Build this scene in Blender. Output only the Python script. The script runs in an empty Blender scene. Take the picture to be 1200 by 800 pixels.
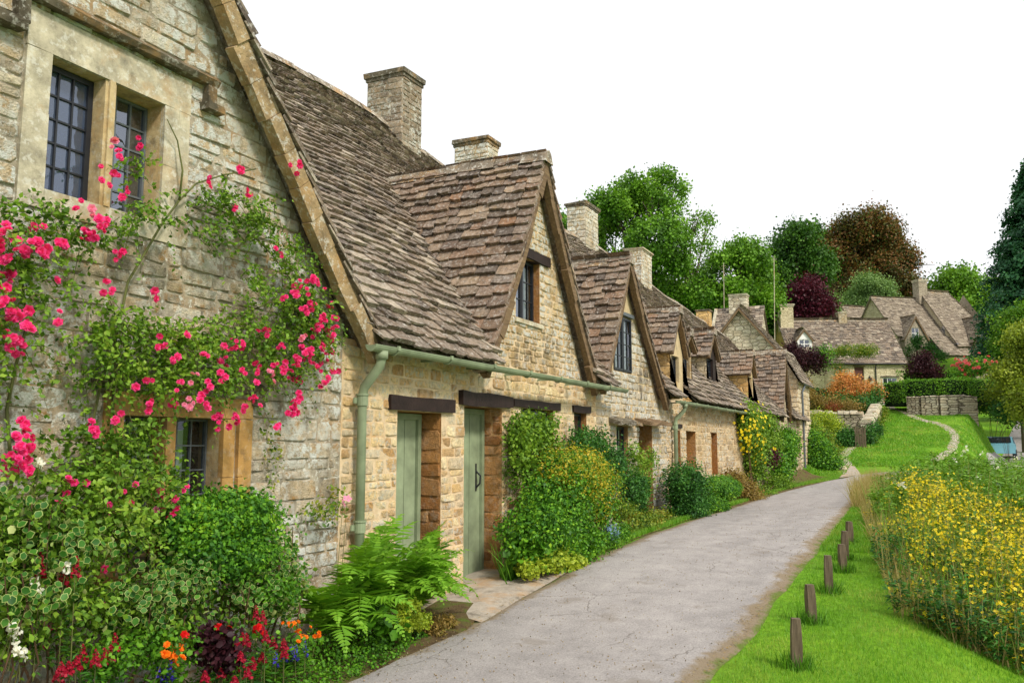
import bpy, math, random
import numpy as np
from mathutils import Vector, Matrix, noise
from mathutils.geometry import delaunay_2d_cdt
R=math.radians; rnd=random.Random(7); NR=np.random.default_rng(11)
scene=bpy.context.scene; COL=scene.collection
# ---------------------------------------------------------------- camera survey
EYE=1.62; PITCH=math.atan(.12); YAW=math.atan(490/math.hypot(1000,120))
FW=(math.cos(PITCH)*math.cos(YAW),math.cos(PITCH)*math.sin(YAW),math.sin(PITCH))
RT=(math.sin(YAW),-math.cos(YAW),0.)
UP=(-math.sin(PITCH)*math.cos(YAW),-math.sin(PITCH)*math.sin(YAW),math.cos(PITCH))
def at(u,v,Y=None,Z=None,X=None):
    a=(u-600)/1000.; b=(400-v)/1000.
    d=[FW[i]+a*RT[i]+b*UP[i] for i in range(3)]
    t=Y/d[1] if Y is not None else ((Z-EYE)/d[2] if Z is not None else X/d[0])
    return Vector((t*d[0],t*d[1],EYE+t*d[2]))
def depth(p): return p[0]*FW[0]+p[1]*FW[1]+(p[2]-EYE)*FW[2]
# ---------------------------------------------------------------- terrain height
def interp(x,T):
    if x<=T[0][0]: return T[0][1]
    for (a,b),(c,d) in zip(T,T[1:]):
        if x<=c: return b+(d-b)*(x-a)/(c-a)
    return T[-1][1]
def ss(a,b,x):
    t=max(0.,min(1.,(x-a)/(b-a))); return t*t*(3-2*t)
ZX=[(-20,0),(7,0),(8,.07),(10.5,.2),(12.5,.27),(15,.3),(31,.3),(37,.42),(62,.6),(75,2.0),(100,5),(140,9),(260,14)]
HX=[(34,0),(38,.25),(60,3.2),(68,4.3),(76,5.3),(92,8),(130,11),(260,20)]
def g(x,y):
    z=interp(x,ZX)+interp(x,HX)*ss(-4.,-2.2,y-max(0,60-x)*.085)
    z-=.55*ss(0,1,(.45-y)/2.2)*(1-ss(34,45,x))
    z+=.28*ss(3.9,4.7,y)*ss(22,33,x)*(1-ss(38,44,x))
    return z
# ---------------------------------------------------------------- object helpers
def base_of(o):
    while o.parent: o=o.parent
    return Vector(o.get('_b',(0,0,0)))
def thing(name,label,cat,base=(0,0,0),group=None,rot=0,local=False):
    o=bpy.data.objects.new(name,None); COL.objects.link(o); o.empty_display_size=.3
    o.location=base; o.rotation_euler=(0,0,rot)
    o['label']=label; o['category']=cat
    o['_b']=(0.,0.,0.) if local else tuple(float(c) for c in base)
    if group: o['group']=group
    return o
def tag(o,label,cat=None,group=None,kind=None):
    if label: o['label']=label
    if cat: o['category']=cat
    if group: o['group']=group
    if kind: o['kind']=kind
    return o
def link(me,name,mats,parent,smooth=False,base=None):
    for m in (mats if isinstance(mats,(list,tuple)) else [mats]): me.materials.append(m)
    o=bpy.data.objects.new(name,me); COL.objects.link(o)
    if smooth: me.polygons.foreach_set('use_smooth',[True]*len(me.polygons))
    if parent:
        b=base_of(parent)
        if b.length>0: me.transform(Matrix.Translation(-b))
        o.parent=parent
    elif base is not None:
        me.transform(Matrix.Translation(-Vector(base))); o.location=base
    return o
class MB:
    def __init__(s): s.v=[];s.f=[];s.m=[]
    def add(s,vs,fs,m=0):
        n=len(s.v); s.v+= [tuple(p) for p in vs]; s.f+=[tuple(n+i for i in f) for f in fs]; s.m+=[m]*len(fs)
    def hexa(s,p,m=0): s.add(p,[(3,2,1,0),(4,5,6,7),(0,1,5,4),(1,2,6,5),(2,3,7,6),(3,0,4,7)],m)
    def box(s,a,b,m=0,j=0.):
        p=[(a[0],a[1],a[2]),(b[0],a[1],a[2]),(b[0],b[1],a[2]),(a[0],b[1],a[2]),(a[0],a[1],b[2]),(b[0],a[1],b[2]),(b[0],b[1],b[2]),(a[0],b[1],b[2])]
        if j: p=[tuple(c+rnd.uniform(-j,j) for c in q) for q in p]
        s.hexa(p,m)
    def quad(s,a,b,c,d,m=0): s.add([a,b,c,d],[(0,1,2,3)],m)
    def tube(s,pts,rad,n=8,m=0,cap=True):
        pts=[Vector(p) for p in pts]; k=len(pts)
        rr=rad if isinstance(rad,(list,tuple)) else [rad]*k
        ref=None; rings=[]
        for i,p in enumerate(pts):
            t=(pts[min(i+1,k-1)]-pts[max(i-1,0)]).normalized()
            if ref is None: ref=t.orthogonal().normalized()
            a=(ref-t*ref.dot(t))
            a=a.normalized() if a.length>1e-5 else t.orthogonal().normalized()
            ref=a; b=t.cross(a)
            rings.append([p+(a*math.cos(2*math.pi*q/n)+b*math.sin(2*math.pi*q/n))*rr[i] for q in range(n)])
        o=len(s.v)
        for r_ in rings: s.v+=[tuple(q) for q in r_]
        for i in range(k-1):
            for q in range(n):
                s.f.append((o+i*n+q,o+i*n+(q+1)%n,o+(i+1)*n+(q+1)%n,o+(i+1)*n+q)); s.m.append(m)
        if cap:
            s.f.append(tuple(o+q for q in range(n))[::-1]); s.m.append(m)
            s.f.append(tuple(o+(k-1)*n+q for q in range(n))); s.m.append(m)
    def warp(s,fn): s.v=[fn(p) for p in s.v]
    def build(s,name,mats,parent=None,smooth=False,base=None):
        me=bpy.data.meshes.new(name); me.from_pydata(s.v,[],s.f); 
        me.polygons.foreach_set('material_index',s.m); me.update()
        return link(me,name,mats,parent,smooth,base)
def fast(name,V,F,mats,parent=None,base=None,smooth=False,mi=None):
    me=bpy.data.meshes.new(name); V=np.asarray(V,dtype=np.float32).reshape(-1,3); F=np.asarray(F,dtype=np.int32)
    me.vertices.add(len(V)); me.vertices.foreach_set('co',V.ravel())
    me.loops.add(F.size); me.loops.foreach_set('vertex_index',F.ravel())
    me.polygons.add(len(F)); k=F.shape[1]
    me.polygons.foreach_set('loop_start',np.arange(0,F.size,k,dtype=np.int32))
    me.polygons.foreach_set('loop_total',np.full(len(F),k,dtype=np.int32))
    if mi is not None: me.polygons.foreach_set('material_index',np.asarray(mi,dtype=np.int32))
    me.update(calc_edges=True)
    return link(me,name,mats,parent,smooth,base)
# ---------------------------------------------------------------- templates
LEAF=(np.array([(0,0,0),(.32,.42,.07),(0,1,0),(-.32,.42,.07)]),np.array([(0,1,2),(0,2,3)]))
ROUND=(np.array([(0,0,0),(.34,.22,.05),(.4,.62,.06),(0,1,-.03),(-.4,.62,.06),(-.34,.22,.05)]),np.array([(0,1,2,3),(0,3,4,5)]))
NARROW=(np.array([(0,0,0),(.13,.4,.04),(0,1,-.1),(-.13,.4,.04)]),np.array([(0,1,2),(0,2,3)]))
CLUMP=(np.array([(0,0,0),(.45,.3,.1),(.3,.75,-.05),(0,1,.1),(-.4,.7,0),(-.42,.25,.12)]),np.array([(0,1,2,3),(0,3,4,5)]))
BLADE=(np.array([(-.5,0,0),(.5,0,0),(.32,0,.55),(-.32,0,.55),(.0,.25,1.),(.05,.25,1.)]),np.array([(0,1,2,3),(3,2,5,4)]))
def petal_template(rings):
    V=[];F=[]
    for n,r0,r1,w,z0,z1,ph in rings:
        for k in range(n):
            a=2*math.pi*k/n+ph; c,s=math.cos(a),math.sin(a)
            def q(r,t,z): return (r*c-t*s,r*s+t*c,z)
            b=len(V); V+=[q(r0,0,z0),q(r1*.6,w*.5,z0*.4+z1*.6+.03),q(r1,0,z1),q(r1*.6,-w*.5,z0*.4+z1*.6+.03)]
            F.append((b,b+1,b+2,b+3))
    return np.array(V),np.array(F)
ROSE=petal_template([(6,.1,1.,1.0,-.15,.12,0),(5,.08,.78,.8,-.05,.38,.5),(5,.05,.55,.6,0,.5,.2),(4,.02,.3,.4,.1,.55,.9)])
DAISY=petal_template([(5,.05,1.,.75,0,.1,0)])
SPIK=petal_template([(3,.0,.9,1.,-.1,.5,0),(3,0,.7,.9,.2,-.3,1.)])
def scatter(T,P,Rm,S):
    tv,tf=T; P=np.asarray(P); n=len(P); S=np.asarray(S,dtype=float)
    if S.ndim==1: S=S[:,None].repeat(3,1)
    V=np.einsum('nij,nkj->nki',Rm,tv[None]*S[:,None,:])+P[:,None,:]
    F=(tf[None]+(np.arange(n)*len(tv))[:,None,None]).reshape(-1,tf.shape[1])
    return V.reshape(-1,3),F
def unit(a): return a/np.maximum(np.linalg.norm(a,axis=-1,keepdims=True),1e-9)
def frames(N,Yh):
    N=unit(N); Y=Yh-N*(Yh*N).sum(-1,keepdims=True); Y=unit(Y); X=np.cross(Y,N)
    return np.stack([X,Y,N],axis=-1)
def zframes(Z):
    return frames(Z,NR.normal(size=Z.shape))
def cloud(blobs,ncl,per,cr,shell=(.55,1.0),clip=None,flat=1.0):
    """clumps of leaves through the volume of a crown: positions and outward directions"""
    B=np.array(blobs,dtype=float); w=(B[:,3]*B[:,4]+B[:,4]*B[:,5]+B[:,3]*B[:,5]); w/=w.sum()
    idx=NR.choice(len(B),size=ncl,p=w); d=unit(NR.normal(size=(ncl,3)))
    r=NR.uniform(shell[0]**2,shell[1]**2,size=(ncl,1))**.5
    C=B[idx,:3]+d*B[idx,3:6]*r
    P=(C[:,None,:]+NR.normal(size=(ncl,per,3))*np.array([1,1,flat])*cr*.55).reshape(-1,3)
    D=np.repeat(d,per,0)
    if clip is not None:
        k=clip(P); P=P[k]; D=D[k]
    return P,D
def leafmesh(name,P,D,T,size,mats,parent=None,base=None,up=.35,rand=.9,droop=.3,var=.35):
    n=len(P); N=D*.8+NR.normal(size=(n,3))*rand+np.array([0,0,up])
    Y=NR.normal(size=(n,3))+np.array([0,0,-droop])
    V,F=scatter(T,P,frames(N,Y),size*NR.uniform(1-var,1+var,size=n))
    return fast(name,V,F,mats,parent,base)
def blob(u,v,ru,rv,Y=None,X=None,k=1.,ky=1.):
    p=at(u,v,Y=Y,X=X); D=depth(p)/1000.
    return (p.x,p.y,p.z,ru*D*k,ru*D*k*ky,rv*D)
# ---------------------------------------------------------------- materials
class NT:
    def __init__(s,name):
        s.mat=bpy.data.materials.new(name); s.mat.use_nodes=True; s.t=s.mat.node_tree; s.n=s.t.nodes; s.n.clear()
        s.out=s.n.new('ShaderNodeOutputMaterial'); s.tc=s.n.new('ShaderNodeTexCoord'); s.obj=s.tc.outputs['Object']
    def L(s,a,b): s.t.links.new(a,b)
    def setin(s,sock,v):
        if isinstance(v,bpy.types.NodeSocket): s.L(v,sock)
        elif isinstance(v,(tuple,list)) and len(v)==3 and sock.type=='RGBA': sock.default_value=(*v,1)
        else: sock.default_value=v
    def mapping(s,scale,vec=None,loc=(0,0,0)):
        m=s.n.new('ShaderNodeMapping'); s.L(vec or s.obj,m.inputs[0]); m.inputs['Scale'].default_value=scale; m.inputs['Location'].default_value=loc; return m.outputs[0]
    def noise(s,scale,detail=4,rough=.55,vec=None,out=0,dist=0):
        t=s.n.new('ShaderNodeTexNoise'); s.L(vec or s.obj,t.inputs['Vector']); t.inputs['Scale'].default_value=scale
        t.inputs['Detail'].default_value=detail; t.inputs['Roughness'].default_value=rough; t.inputs['Distortion'].default_value=dist; return t.outputs[out]
    def vor(s,scale,vec=None,feat='F1',out='Distance',rand=1):
        t=s.n.new('ShaderNodeTexVoronoi'); t.feature=feat; s.L(vec or s.obj,t.inputs['Vector']); t.inputs['Scale'].default_value=scale; t.inputs['Randomness'].default_value=rand; return t.outputs[out]
    def island(s):
        gm=s.n.new('ShaderNodeNewGeometry'); return gm.outputs['Random Per Island']
    def ramp(s,f,st,interp='LINEAR'):
        r=s.n.new('ShaderNodeValToRGB'); s.L(f,r.inputs[0]); e=r.color_ramp.elements; r.color_ramp.interpolation=interp
        while len(e)>1: e.remove(e[-1])
        e[0].position=st[0][0]; e[0].color=(*st[0][1],1) if not isinstance(st[0][1],(int,float)) else (st[0][1],)*3+(1,)
        for p,c in st[1:]:
            q=e.new(p); q.color=(*c,1) if not isinstance(c,(int,float)) else (c,c,c,1)
        return r.outputs[0]
    def mix(s,f,a,b,mode='MIX'):
        m=s.n.new('ShaderNodeMix'); m.data_type='RGBA'; m.blend_type=mode
        s.setin(m.inputs[0],f); s.setin(m.inputs[6],a); s.setin(m.inputs[7],b); return m.outputs[2]
    def math(s,op,a,b=0.,c=None):
        m=s.n.new('ShaderNodeMath'); m.operation=op; s.setin(m.inputs[0],a); s.setin(m.inputs[1],b)
        if c is not None: s.setin(m.inputs[2],c)
        return m.outputs[0]
    def xyz(s,vec=None):
        x=s.n.new('ShaderNodeSeparateXYZ'); s.L(vec or s.obj,x.inputs[0]); return x.outputs
    def bump(s,h,st=.5,d=.01,nrm=None):
        b=s.n.new('ShaderNodeBump'); s.setin(b.inputs['Height'],h); b.inputs['Strength'].default_value=st; b.inputs['Distance'].default_value=d
        if nrm: s.L(nrm,b.inputs['Normal'])
        return b.outputs[0]
    def pbr(s,col,rough=.8,nrm=None,spec=.3,metal=0.,link=True,coat=0):
        b=s.n.new('ShaderNodeBsdfPrincipled'); s.setin(b.inputs['Base Color'],col); s.setin(b.inputs['Roughness'],rough)
        b.inputs['Specular IOR Level'].default_value=spec; b.inputs['Metallic'].default_value=metal
        if nrm: s.L(nrm,b.inputs['Normal'])
        if link: s.L(b.outputs[0],s.out.inputs[0])
        return b.outputs[0]
def stone_mat(name,cols,lichen=.3,dark=.25,lich=(.62,.62,.55),ochre=.15,scale=1.):
    t=NT(name); c=t.ramp(t.island(),[(i/(len(cols)-1),k) for i,k in enumerate(cols)])
    n1=t.noise(9*scale,6,.7); c=t.mix(t.ramp(n1,[(.3,.0),(.75,.85)]),c,t.mix(.5,c,(.75,.6,.4),'OVERLAY'))
    c=t.mix(1.,c,t.ramp(t.noise(24*scale,8,.82),[(.3,.42),(.46,1.08),(.68,1.55)]),'MULTIPLY')
    # dark weather staining and pale lichen crusts, each with outlines of its own
    st=t.noise(1.7,7,.68,vec=t.mapping((1,1,.55))); c=t.mix(t.ramp(st,[(.52,0.),(.68,dark*1.6)]),c,(.075,.06,.045))
    if ochre: c=t.mix(t.ramp(t.noise(6.3,5,.7,vec=t.mapping((1,1,1),loc=(5,3,1))),[(.56,0.),(.66,ochre*2)]),c,(.42,.22,.055))
    l1=t.ramp(t.noise(14,7,.74,vec=t.mapping((1,1,1),loc=(2,7,4))),[(.5 if lichen<.9 else .46,0.),(.57 if lichen<.9 else .53,1.)])
    l2=t.ramp(t.noise(1.6,4,.6,vec=t.mapping((1,1,1),loc=(9,1,3))),[(.36,0.),(.54,1.)])
    c=t.mix(t.math('MULTIPLY',t.math('MULTIPLY',l1,l2),min(1,lichen*1.6)),c,lich)
    h=t.math('ADD',t.noise(20*scale,9,.78),t.math('MULTIPLY',t.noise(80,3,.6),.4))
    t.pbr(c,.92,t.bump(h,1.,.032),.15); return t.mat
def rubble_mat(name,cols,mortar,sx=3.6,sz=9.,lichen=.25,bump=.03):
    t=NT(name); x=t.xyz(); cmb=t.n.new('ShaderNodeCombineXYZ')
    t.L(t.math('ADD',x[0],t.math('MULTIPLY',x[1],1.07)),cmb.inputs[0]); t.L(x[2],cmb.inputs[1])
    wob=t.mix(.05,cmb.outputs[0],t.noise(5,3,.6,out=1),'LINEAR_LIGHT')
    v=t.mapping((sx,sz,1),wob)
    vo=t.n.new('ShaderNodeTexVoronoi'); vo.voronoi_dimensions='2D'; t.L(v,vo.inputs['Vector']); vo.inputs['Scale'].default_value=1; vo.inputs['Randomness'].default_value=.75
    ve=t.n.new('ShaderNodeTexVoronoi'); ve.voronoi_dimensions='2D'; ve.feature='DISTANCE_TO_EDGE'; t.L(v,ve.inputs['Vector']); ve.inputs['Scale'].default_value=1; ve.inputs['Randomness'].default_value=.75
    rc=t.xyz(vo.outputs['Color'])[0]
    c=t.ramp(rc,[(i/(len(cols)-1),k) for i,k in enumerate(cols)])
    c=t.mix(1.,c,t.ramp(t.noise(12,6,.7),[(.3,.6),(.7,1.25)]),'MULTIPLY')
    m=t.ramp(ve.outputs['Distance'],[(.03,0.),(.11,1.)]); c=t.mix(m,mortar,c)
    c=t.mix(t.ramp(t.noise(1.1,6,.7),[(.52,0.),(.7,.45)]),c,(.09,.075,.05))
    l=t.math('MULTIPLY',t.ramp(t.noise(16,6,.7),[(.52,0.),(.6,1.)]),lichen); c=t.mix(l,c,(.62,.6,.52))
    t.pbr(c,.93,t.bump(t.math('ADD',t.math('MULTIPLY',m,1.2),t.noise(20,6,.7)),.9,bump),.15); return t.mat
def plain_stone(name,col,var=.3,bump=.012,lichen=.3,sc=1.):
    t=NT(name); c=t.mix(1.,col,t.ramp(t.noise(5*sc,8,.7),[(.25,1-var*1.6),(.75,1+var)]),'MULTIPLY')
    c=t.mix(t.ramp(t.noise(2.2*sc,6,.7,vec=t.mapping((1,1,1),loc=(3,3,3))),[(.5,0.),(.66,.6)]),c,(.45,.24,.07))
    c=t.mix(t.ramp(t.noise(3.1*sc,7,.75,vec=t.mapping((1,1,1),loc=(8,1,3))),[(.55,0.),(.68,.7)]),c,(.10,.085,.06))
    c=t.mix(t.math('MULTIPLY',t.ramp(t.noise(19*sc,7,.7),[(.54,0.),(.6,1.)]),lichen),c,(.66,.65,.58))
    t.pbr(c,.9,t.bump(t.noise(26*sc,8,.75),.8,bump),.2); return t.mat
def slate_mat(name,cols,lichen=.4):
    t=NT(name); c=t.ramp(t.island(),[(i/(len(cols)-1),k) for i,k in enumerate(cols)])
    c=t.mix(1.,c,t.ramp(t.noise(17,8,.82),[(.32,.35),(.5,1.),(.68,1.6)]),'MULTIPLY')
    c=t.mix(t.ramp(t.noise(3.5,5,.7),[(.55,0.),(.7,.4)]),c,(.055,.045,.038))
    c=t.mix(t.math('MULTIPLY',t.ramp(t.noise(21,7,.75,vec=t.mapping((1,1,1),loc=(4,4,4))),[(.53,0.),(.61,1.)]),lichen),c,(.55,.52,.47))
    c=t.mix(t.ramp(t.noise(7,6,.7,vec=t.mapping((1,1,1),loc=(1,9,4))),[(.6,0.),(.7,.5)]),c,(.30,.20,.08))
    t.pbr(c,.88,t.bump(t.noise(30,8,.75),.9,.015),.2); return t.mat
def leaf_mat(name,cols,trans=.35,clump=2.5,rough=.5,spec=.25,iw=.6):
    t=NT(name); f=t.math('ADD',t.math('MULTIPLY',t.island(),iw),t.math('MULTIPLY',t.ramp(t.noise(clump,3,.6),[(.32,0.),(.68,1.)]),1-iw))
    c=t.ramp(f,[(i/(len(cols)-1),k) for i,k in enumerate(cols)])
    p=t.pbr(c,rough,None,spec,link=False)
    tr=t.n.new('ShaderNodeBsdfTranslucent'); t.setin(tr.inputs[0],t.mix(1.,c,(1.25,1.2,.55),'MULTIPLY'))
    mx=t.n.new('ShaderNodeMixShader'); mx.inputs[0].default_value=trans; t.L(p,mx.inputs[1]); t.L(tr.outputs[0],mx.inputs[2]); t.L(mx.outputs[0],t.out.inputs[0]); return t.mat
def simple_mat(name,col,rough=.6,metal=0.,spec=.4,var=.15,sc=20,bump=.0):
    t=NT(name); c=t.mix(1.,col,t.ramp(t.noise(sc,5,.6),[(.3,1-var),(.7,1+var)]),'MULTIPLY')
    t.pbr(c,rough,t.bump(t.noise(sc*3,5,.6),.5,bump) if bump else None,spec,metal); return t.mat
def wood_mat(name,c1,c2,vert=True,bump=.006):
    t=NT(name); v=t.mapping((14,14,1.2) if vert else (1.2,14,14)); n=t.noise(2.2,6,.65,vec=v)
    t.pbr(t.ramp(n,[(.3,c1),(.7,c2)]),.8,t.bump(n,.8,bump),.25); return t.mat
def glass_mat(name,refl=.22,tint=(.03,.035,.04),rough=.02,op=.55,bump=.02):
    t=NT(name); nb=t.bump(t.noise(5,2,.5),.35,bump)
    d=t.n.new('ShaderNodeBsdfDiffuse'); t.setin(d.inputs[0],tint)
    tr=t.n.new('ShaderNodeBsdfTransparent'); tr.inputs[0].default_value=(.75,.8,.8,1)
    m0=t.n.new('ShaderNodeMixShader'); m0.inputs[0].default_value=op; t.L(tr.outputs[0],m0.inputs[1]); t.L(d.outputs[0],m0.inputs[2])
    gl=t.n.new('ShaderNodeBsdfGlossy'); gl.inputs['Roughness'].default_value=rough; gl.inputs[0].default_value=(.8,.86,1,1); t.L(nb,gl.inputs['Normal'])
    lw=t.n.new('ShaderNodeLayerWeight'); lw.inputs[0].default_value=.35
    mx=t.n.new('ShaderNodeMixShader'); t.L(t.math('ADD',t.math('MULTIPLY',lw.outputs['Fresnel'],.6),refl),mx.inputs[0]); t.L(m0.outputs[0],mx.inputs[1]); t.L(gl.outputs[0],mx.inputs[2]); t.L(mx.outputs[0],t.out.inputs[0]); return t.mat
M={}
HON=[(.32,.20,.095),(.74,.56,.33),(.60,.41,.20),(.80,.66,.43),(.46,.29,.13),(.76,.61,.38),(.62,.52,.37),(.50,.40,.27)]
GRY=[(.27,.24,.18),(.50,.45,.36),(.42,.34,.22),(.58,.53,.43),(.34,.30,.23),(.50,.41,.27)]
M['honey']=stone_mat('honey_stone',HON,.45,.25)
M['grey']=stone_mat('weathered_stone',GRY,1.,.45,(.74,.75,.69),.4)
M['smoky']=stone_mat('smoky_stone',[(.13,.11,.085),(.30,.25,.19),(.21,.175,.13),(.37,.31,.23)],.8,.5)
M['algae']=stone_mat('algae_stained_stone',GRY,.95,.75,(.66,.66,.6),.3)
M['buff']=plain_stone('buff_limestone',(.52,.40,.22),.35,.008,.25)
M['mortar']=plain_stone('lime_mortar',(.68,.52,.33),.25,.012,.2)
M['mortar_g']=plain_stone('old_mortar',(.42,.37,.28),.5,.03,1.)
M['reveal']=stone_mat('dark_brown_stone',[(.20,.09,.03),(.36,.19,.07),(.28,.13,.045),(.42,.26,.12)],.1,.3)  # darker brown stones lining the door and window openings
M['dress']=plain_stone('dressed_limestone',(.50,.45,.33),.45,.008,.5)
M['ochre']=plain_stone('ochre_limestone',(.46,.27,.09),.35,.008,.12)
M['hood']=plain_stone('mossy_stone',(.13,.11,.075),.5,.02,.35)
M['mid']=rubble_mat('rough_rubble',[(.28,.21,.12),(.48,.39,.25),(.38,.27,.14),(.55,.47,.33)],(.42,.34,.22),4.5,10,.55,.03)
M['pale']=rubble_mat('pale_coursed_rubble',[(.40,.30,.18),(.62,.52,.36),(.50,.38,.22),(.68,.58,.42)],(.46,.37,.24),4,9.5,.3,.03)
M['pale_f']=rubble_mat('pale_gable_rubble',[(.42,.34,.23),(.74,.66,.50),(.58,.48,.33),(.80,.72,.56)],(.46,.38,.27),2.4,6.,.3,.05)
M['far']=rubble_mat('cream_rubble',[(.52,.44,.27),(.74,.65,.44),(.62,.53,.34)],(.62,.52,.33),2.5,6,.15,.03)
M['orange_w']=rubble_mat('orange_rubble',[(.58,.33,.11),(.76,.50,.21),(.64,.40,.15)],(.62,.42,.2),3,7,.1,.03)
M['greyhouse']=rubble_mat('grey_rubble',[(.30,.25,.18),(.42,.36,.27),(.36,.30,.21)],(.36,.31,.23),2.5,6,.2,.03)
M['drywall']=rubble_mat('dry_stone',[(.34,.27,.19),(.62,.54,.41),(.48,.39,.27),(.70,.62,.50)],(.10,.075,.05),2.3,6.2,.3,.06)
M['plaster']=plain_stone('lime_render',(.56,.44,.26),.2,.006,.1)
M['slate']=slate_mat('stone_slates',[(.06,.045,.034),(.22,.17,.125),(.13,.098,.074),(.40,.335,.255),(.09,.07,.058),(.26,.20,.148),(.17,.125,.088)],.6)
M['slate_o']=slate_mat('brown_stone_slates',[(.07,.05,.036),(.24,.165,.112),(.145,.103,.08),(.33,.245,.17),(.095,.075,.062),(.22,.175,.14),(.25,.14,.078)],.5)
M['slate_f']=slate_mat('pale_stone_slates',[(.12,.095,.068),(.29,.24,.175),(.19,.15,.11),(.38,.32,.24)],.5)
M['ridge']=plain_stone('ridge_stone',(.30,.25,.19),.45,.03,.7)
M['verge']=plain_stone('verge_stone',(.42,.30,.16),.45,.03,.55)
M['timber']=simple_mat('tarred_timber',(.022,.012,.010),.7,0,.3,.4,12,.01)
M['verge_d']=wood_mat('weathered_bargeboard',(.09,.055,.03),(.24,.16,.085),False,.01)
M['sage']=simple_mat('sage_paint',(.235,.285,.175),.55,0,.3,.28,4,.004)
M['sage_d']=simple_mat('sage_paint_frame',(.21,.255,.155),.55,0,.3,.28,4,.004)
M['iron']=simple_mat('black_iron',(.012,.014,.02),.45,.0,.5,.2,20)
M['lead']=simple_mat('lead_came',(.10,.115,.13),.55,0,.5,.2,30)
M['whitep']=simple_mat('white_paint',(.8,.8,.77),.5,0,.4,.05,8)
M['oak']=wood_mat('orange_oak',(.30,.15,.045),(.48,.28,.10))
M['curtain']=simple_mat('white_lace',(.78,.80,.78),.9,0,.1,.12,7)
M['glass']=glass_mat('old_glass'); M['glass_b']=glass_mat('sky_tinted_glass',.12,(.05,.07,.12),.02,.8,.05); M['glass_c']=glass_mat('clear_glass',.05,op=.12); M['glass_d']=glass_mat('far_glass',.13,(.02,.024,.03),.05,.92)  # glass_b has the blue of reflected sky painted into its tint
M['post']=wood_mat('weathered_post',(.05,.036,.022),(.21,.16,.105))
M['bark']=wood_mat('bark',(.05,.04,.03),(.16,.13,.09)); M['stem']=wood_mat('rose_stem',(.05,.06,.02),(.16,.17,.05)); M['twig']=wood_mat('brown_twig',(.06,.035,.02),(.15,.09,.045))
def G(name,a,**k):
    if name.startswith('lf_') and name not in ('lf_cream','lf_fern'):
        f=[.5,.78]+[1.]*9; a=[tuple(c*f[i] for c in q) for i,q in enumerate(a)]; k.setdefault('trans',.27)  # low leaf tones darkened, painting deeper shade into the foliage
    M[name]=leaf_mat(name,a,**k)
G('lf_rose',[(.035,.10,.012),(.11,.24,.02),(.20,.36,.03),(.30,.40,.05)])
G('lf_box',[(.02,.085,.012),(.06,.21,.02),(.13,.33,.02),(.33,.55,.03)],clump=5)
G('lf_deep',[(.010,.045,.012),(.03,.12,.02),(.06,.20,.03),(.12,.28,.04)],clump=4)
G('lf_fern',[(.09,.24,.015),(.17,.38,.025),(.28,.50,.04)],trans=.4)
G('lf_ground',[(.03,.12,.01),(.09,.27,.015),(.18,.40,.02)],clump=6)
G('lf_lime',[(.20,.36,.03),(.40,.55,.04),(.62,.66,.06)],clump=6)
G('lf_cream',[(.34,.46,.12),(.55,.60,.24)]); G('lf_vinner',[(.02,.11,.015),(.05,.19,.02),(.10,.27,.03)])
G('lf_golden',[(.05,.17,.015),(.15,.33,.02),(.50,.42,.03),(.60,.32,.03)],clump=2)
G('lf_mixed',[(.03,.10,.012),(.10,.22,.02),(.25,.33,.03),(.38,.24,.05)],clump=3)
G('lf_brown',[(.09,.08,.02),(.24,.17,.04),(.33,.22,.06),(.20,.25,.04)],clump=4)
G('lf_plum',[(.018,.006,.010),(.05,.012,.02),(.09,.025,.03)],clump=1); G('lf_crim',[(.03,.006,.012),(.085,.012,.025),(.15,.02,.045)],clump=.6)
G('lf_orange',[(.12,.20,.03),(.35,.22,.04),(.60,.24,.07),(.66,.30,.08),(.75,.50,.06)],clump=1.3,iw=.45)
G('lf_hedge',[(.06,.20,.015),(.14,.36,.02),(.26,.50,.03)],clump=2)
G('lf_tree',[(.035,.11,.012),(.09,.23,.02),(.16,.34,.025),(.24,.42,.04)],clump=.4,iw=.4)
G('lf_treed',[(.012,.05,.010),(.035,.115,.015),(.075,.19,.02),(.13,.27,.03)],clump=.4,iw=.4)
G('lf_beech',[(.02,.04,.012),(.12,.07,.022),(.07,.10,.022),(.22,.09,.03),(.06,.12,.02),(.32,.13,.04),(.10,.16,.03)],clump=.22,iw=.3)
G('lf_conif',[(.010,.06,.03),(.03,.13,.05),(.07,.21,.07)],clump=.5)
G('lf_willow',[(.12,.24,.07),(.22,.38,.11),(.32,.48,.16)],clump=.6); G('lf_yel',[(.12,.20,.02),(.27,.37,.03),(.42,.48,.05)],clump=.6)
G('lf_mead',[(.06,.16,.015),(.15,.33,.03),(.26,.48,.05)],clump=1.2)
G('grass',[(.06,.17,.012),(.10,.28,.02),(.19,.40,.02),(.15,.33,.05),(.32,.44,.05),(.40,.40,.12)],clump=1.1,trans=.3,iw=.45)
G('lf_rust',[(.20,.05,.02),(.34,.09,.03),(.30,.14,.04)])
G('straw',[(.30,.22,.08),(.45,.36,.15),(.18,.24,.04)])
G('pink',[(.62,.008,.10),(.80,.025,.20),(.86,.09,.34),(.70,.01,.07)],trans=.25); G('palepink',[(.85,.35,.55),(.85,.25,.45)])
G('red',[(.60,.008,.012),(.75,.02,.02),(.35,.004,.02)]); G('crimson',[(.22,.004,.02),(.38,.008,.035),(.50,.015,.04)])
G('orangef',[(.85,.16,.01),(.90,.30,.02),(.85,.08,.01)]); G('blue',[(.05,.03,.60),(.12,.08,.75),(.03,.02,.40)]); G('white',[(.82,.82,.74),(.86,.86,.8)])
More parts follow.
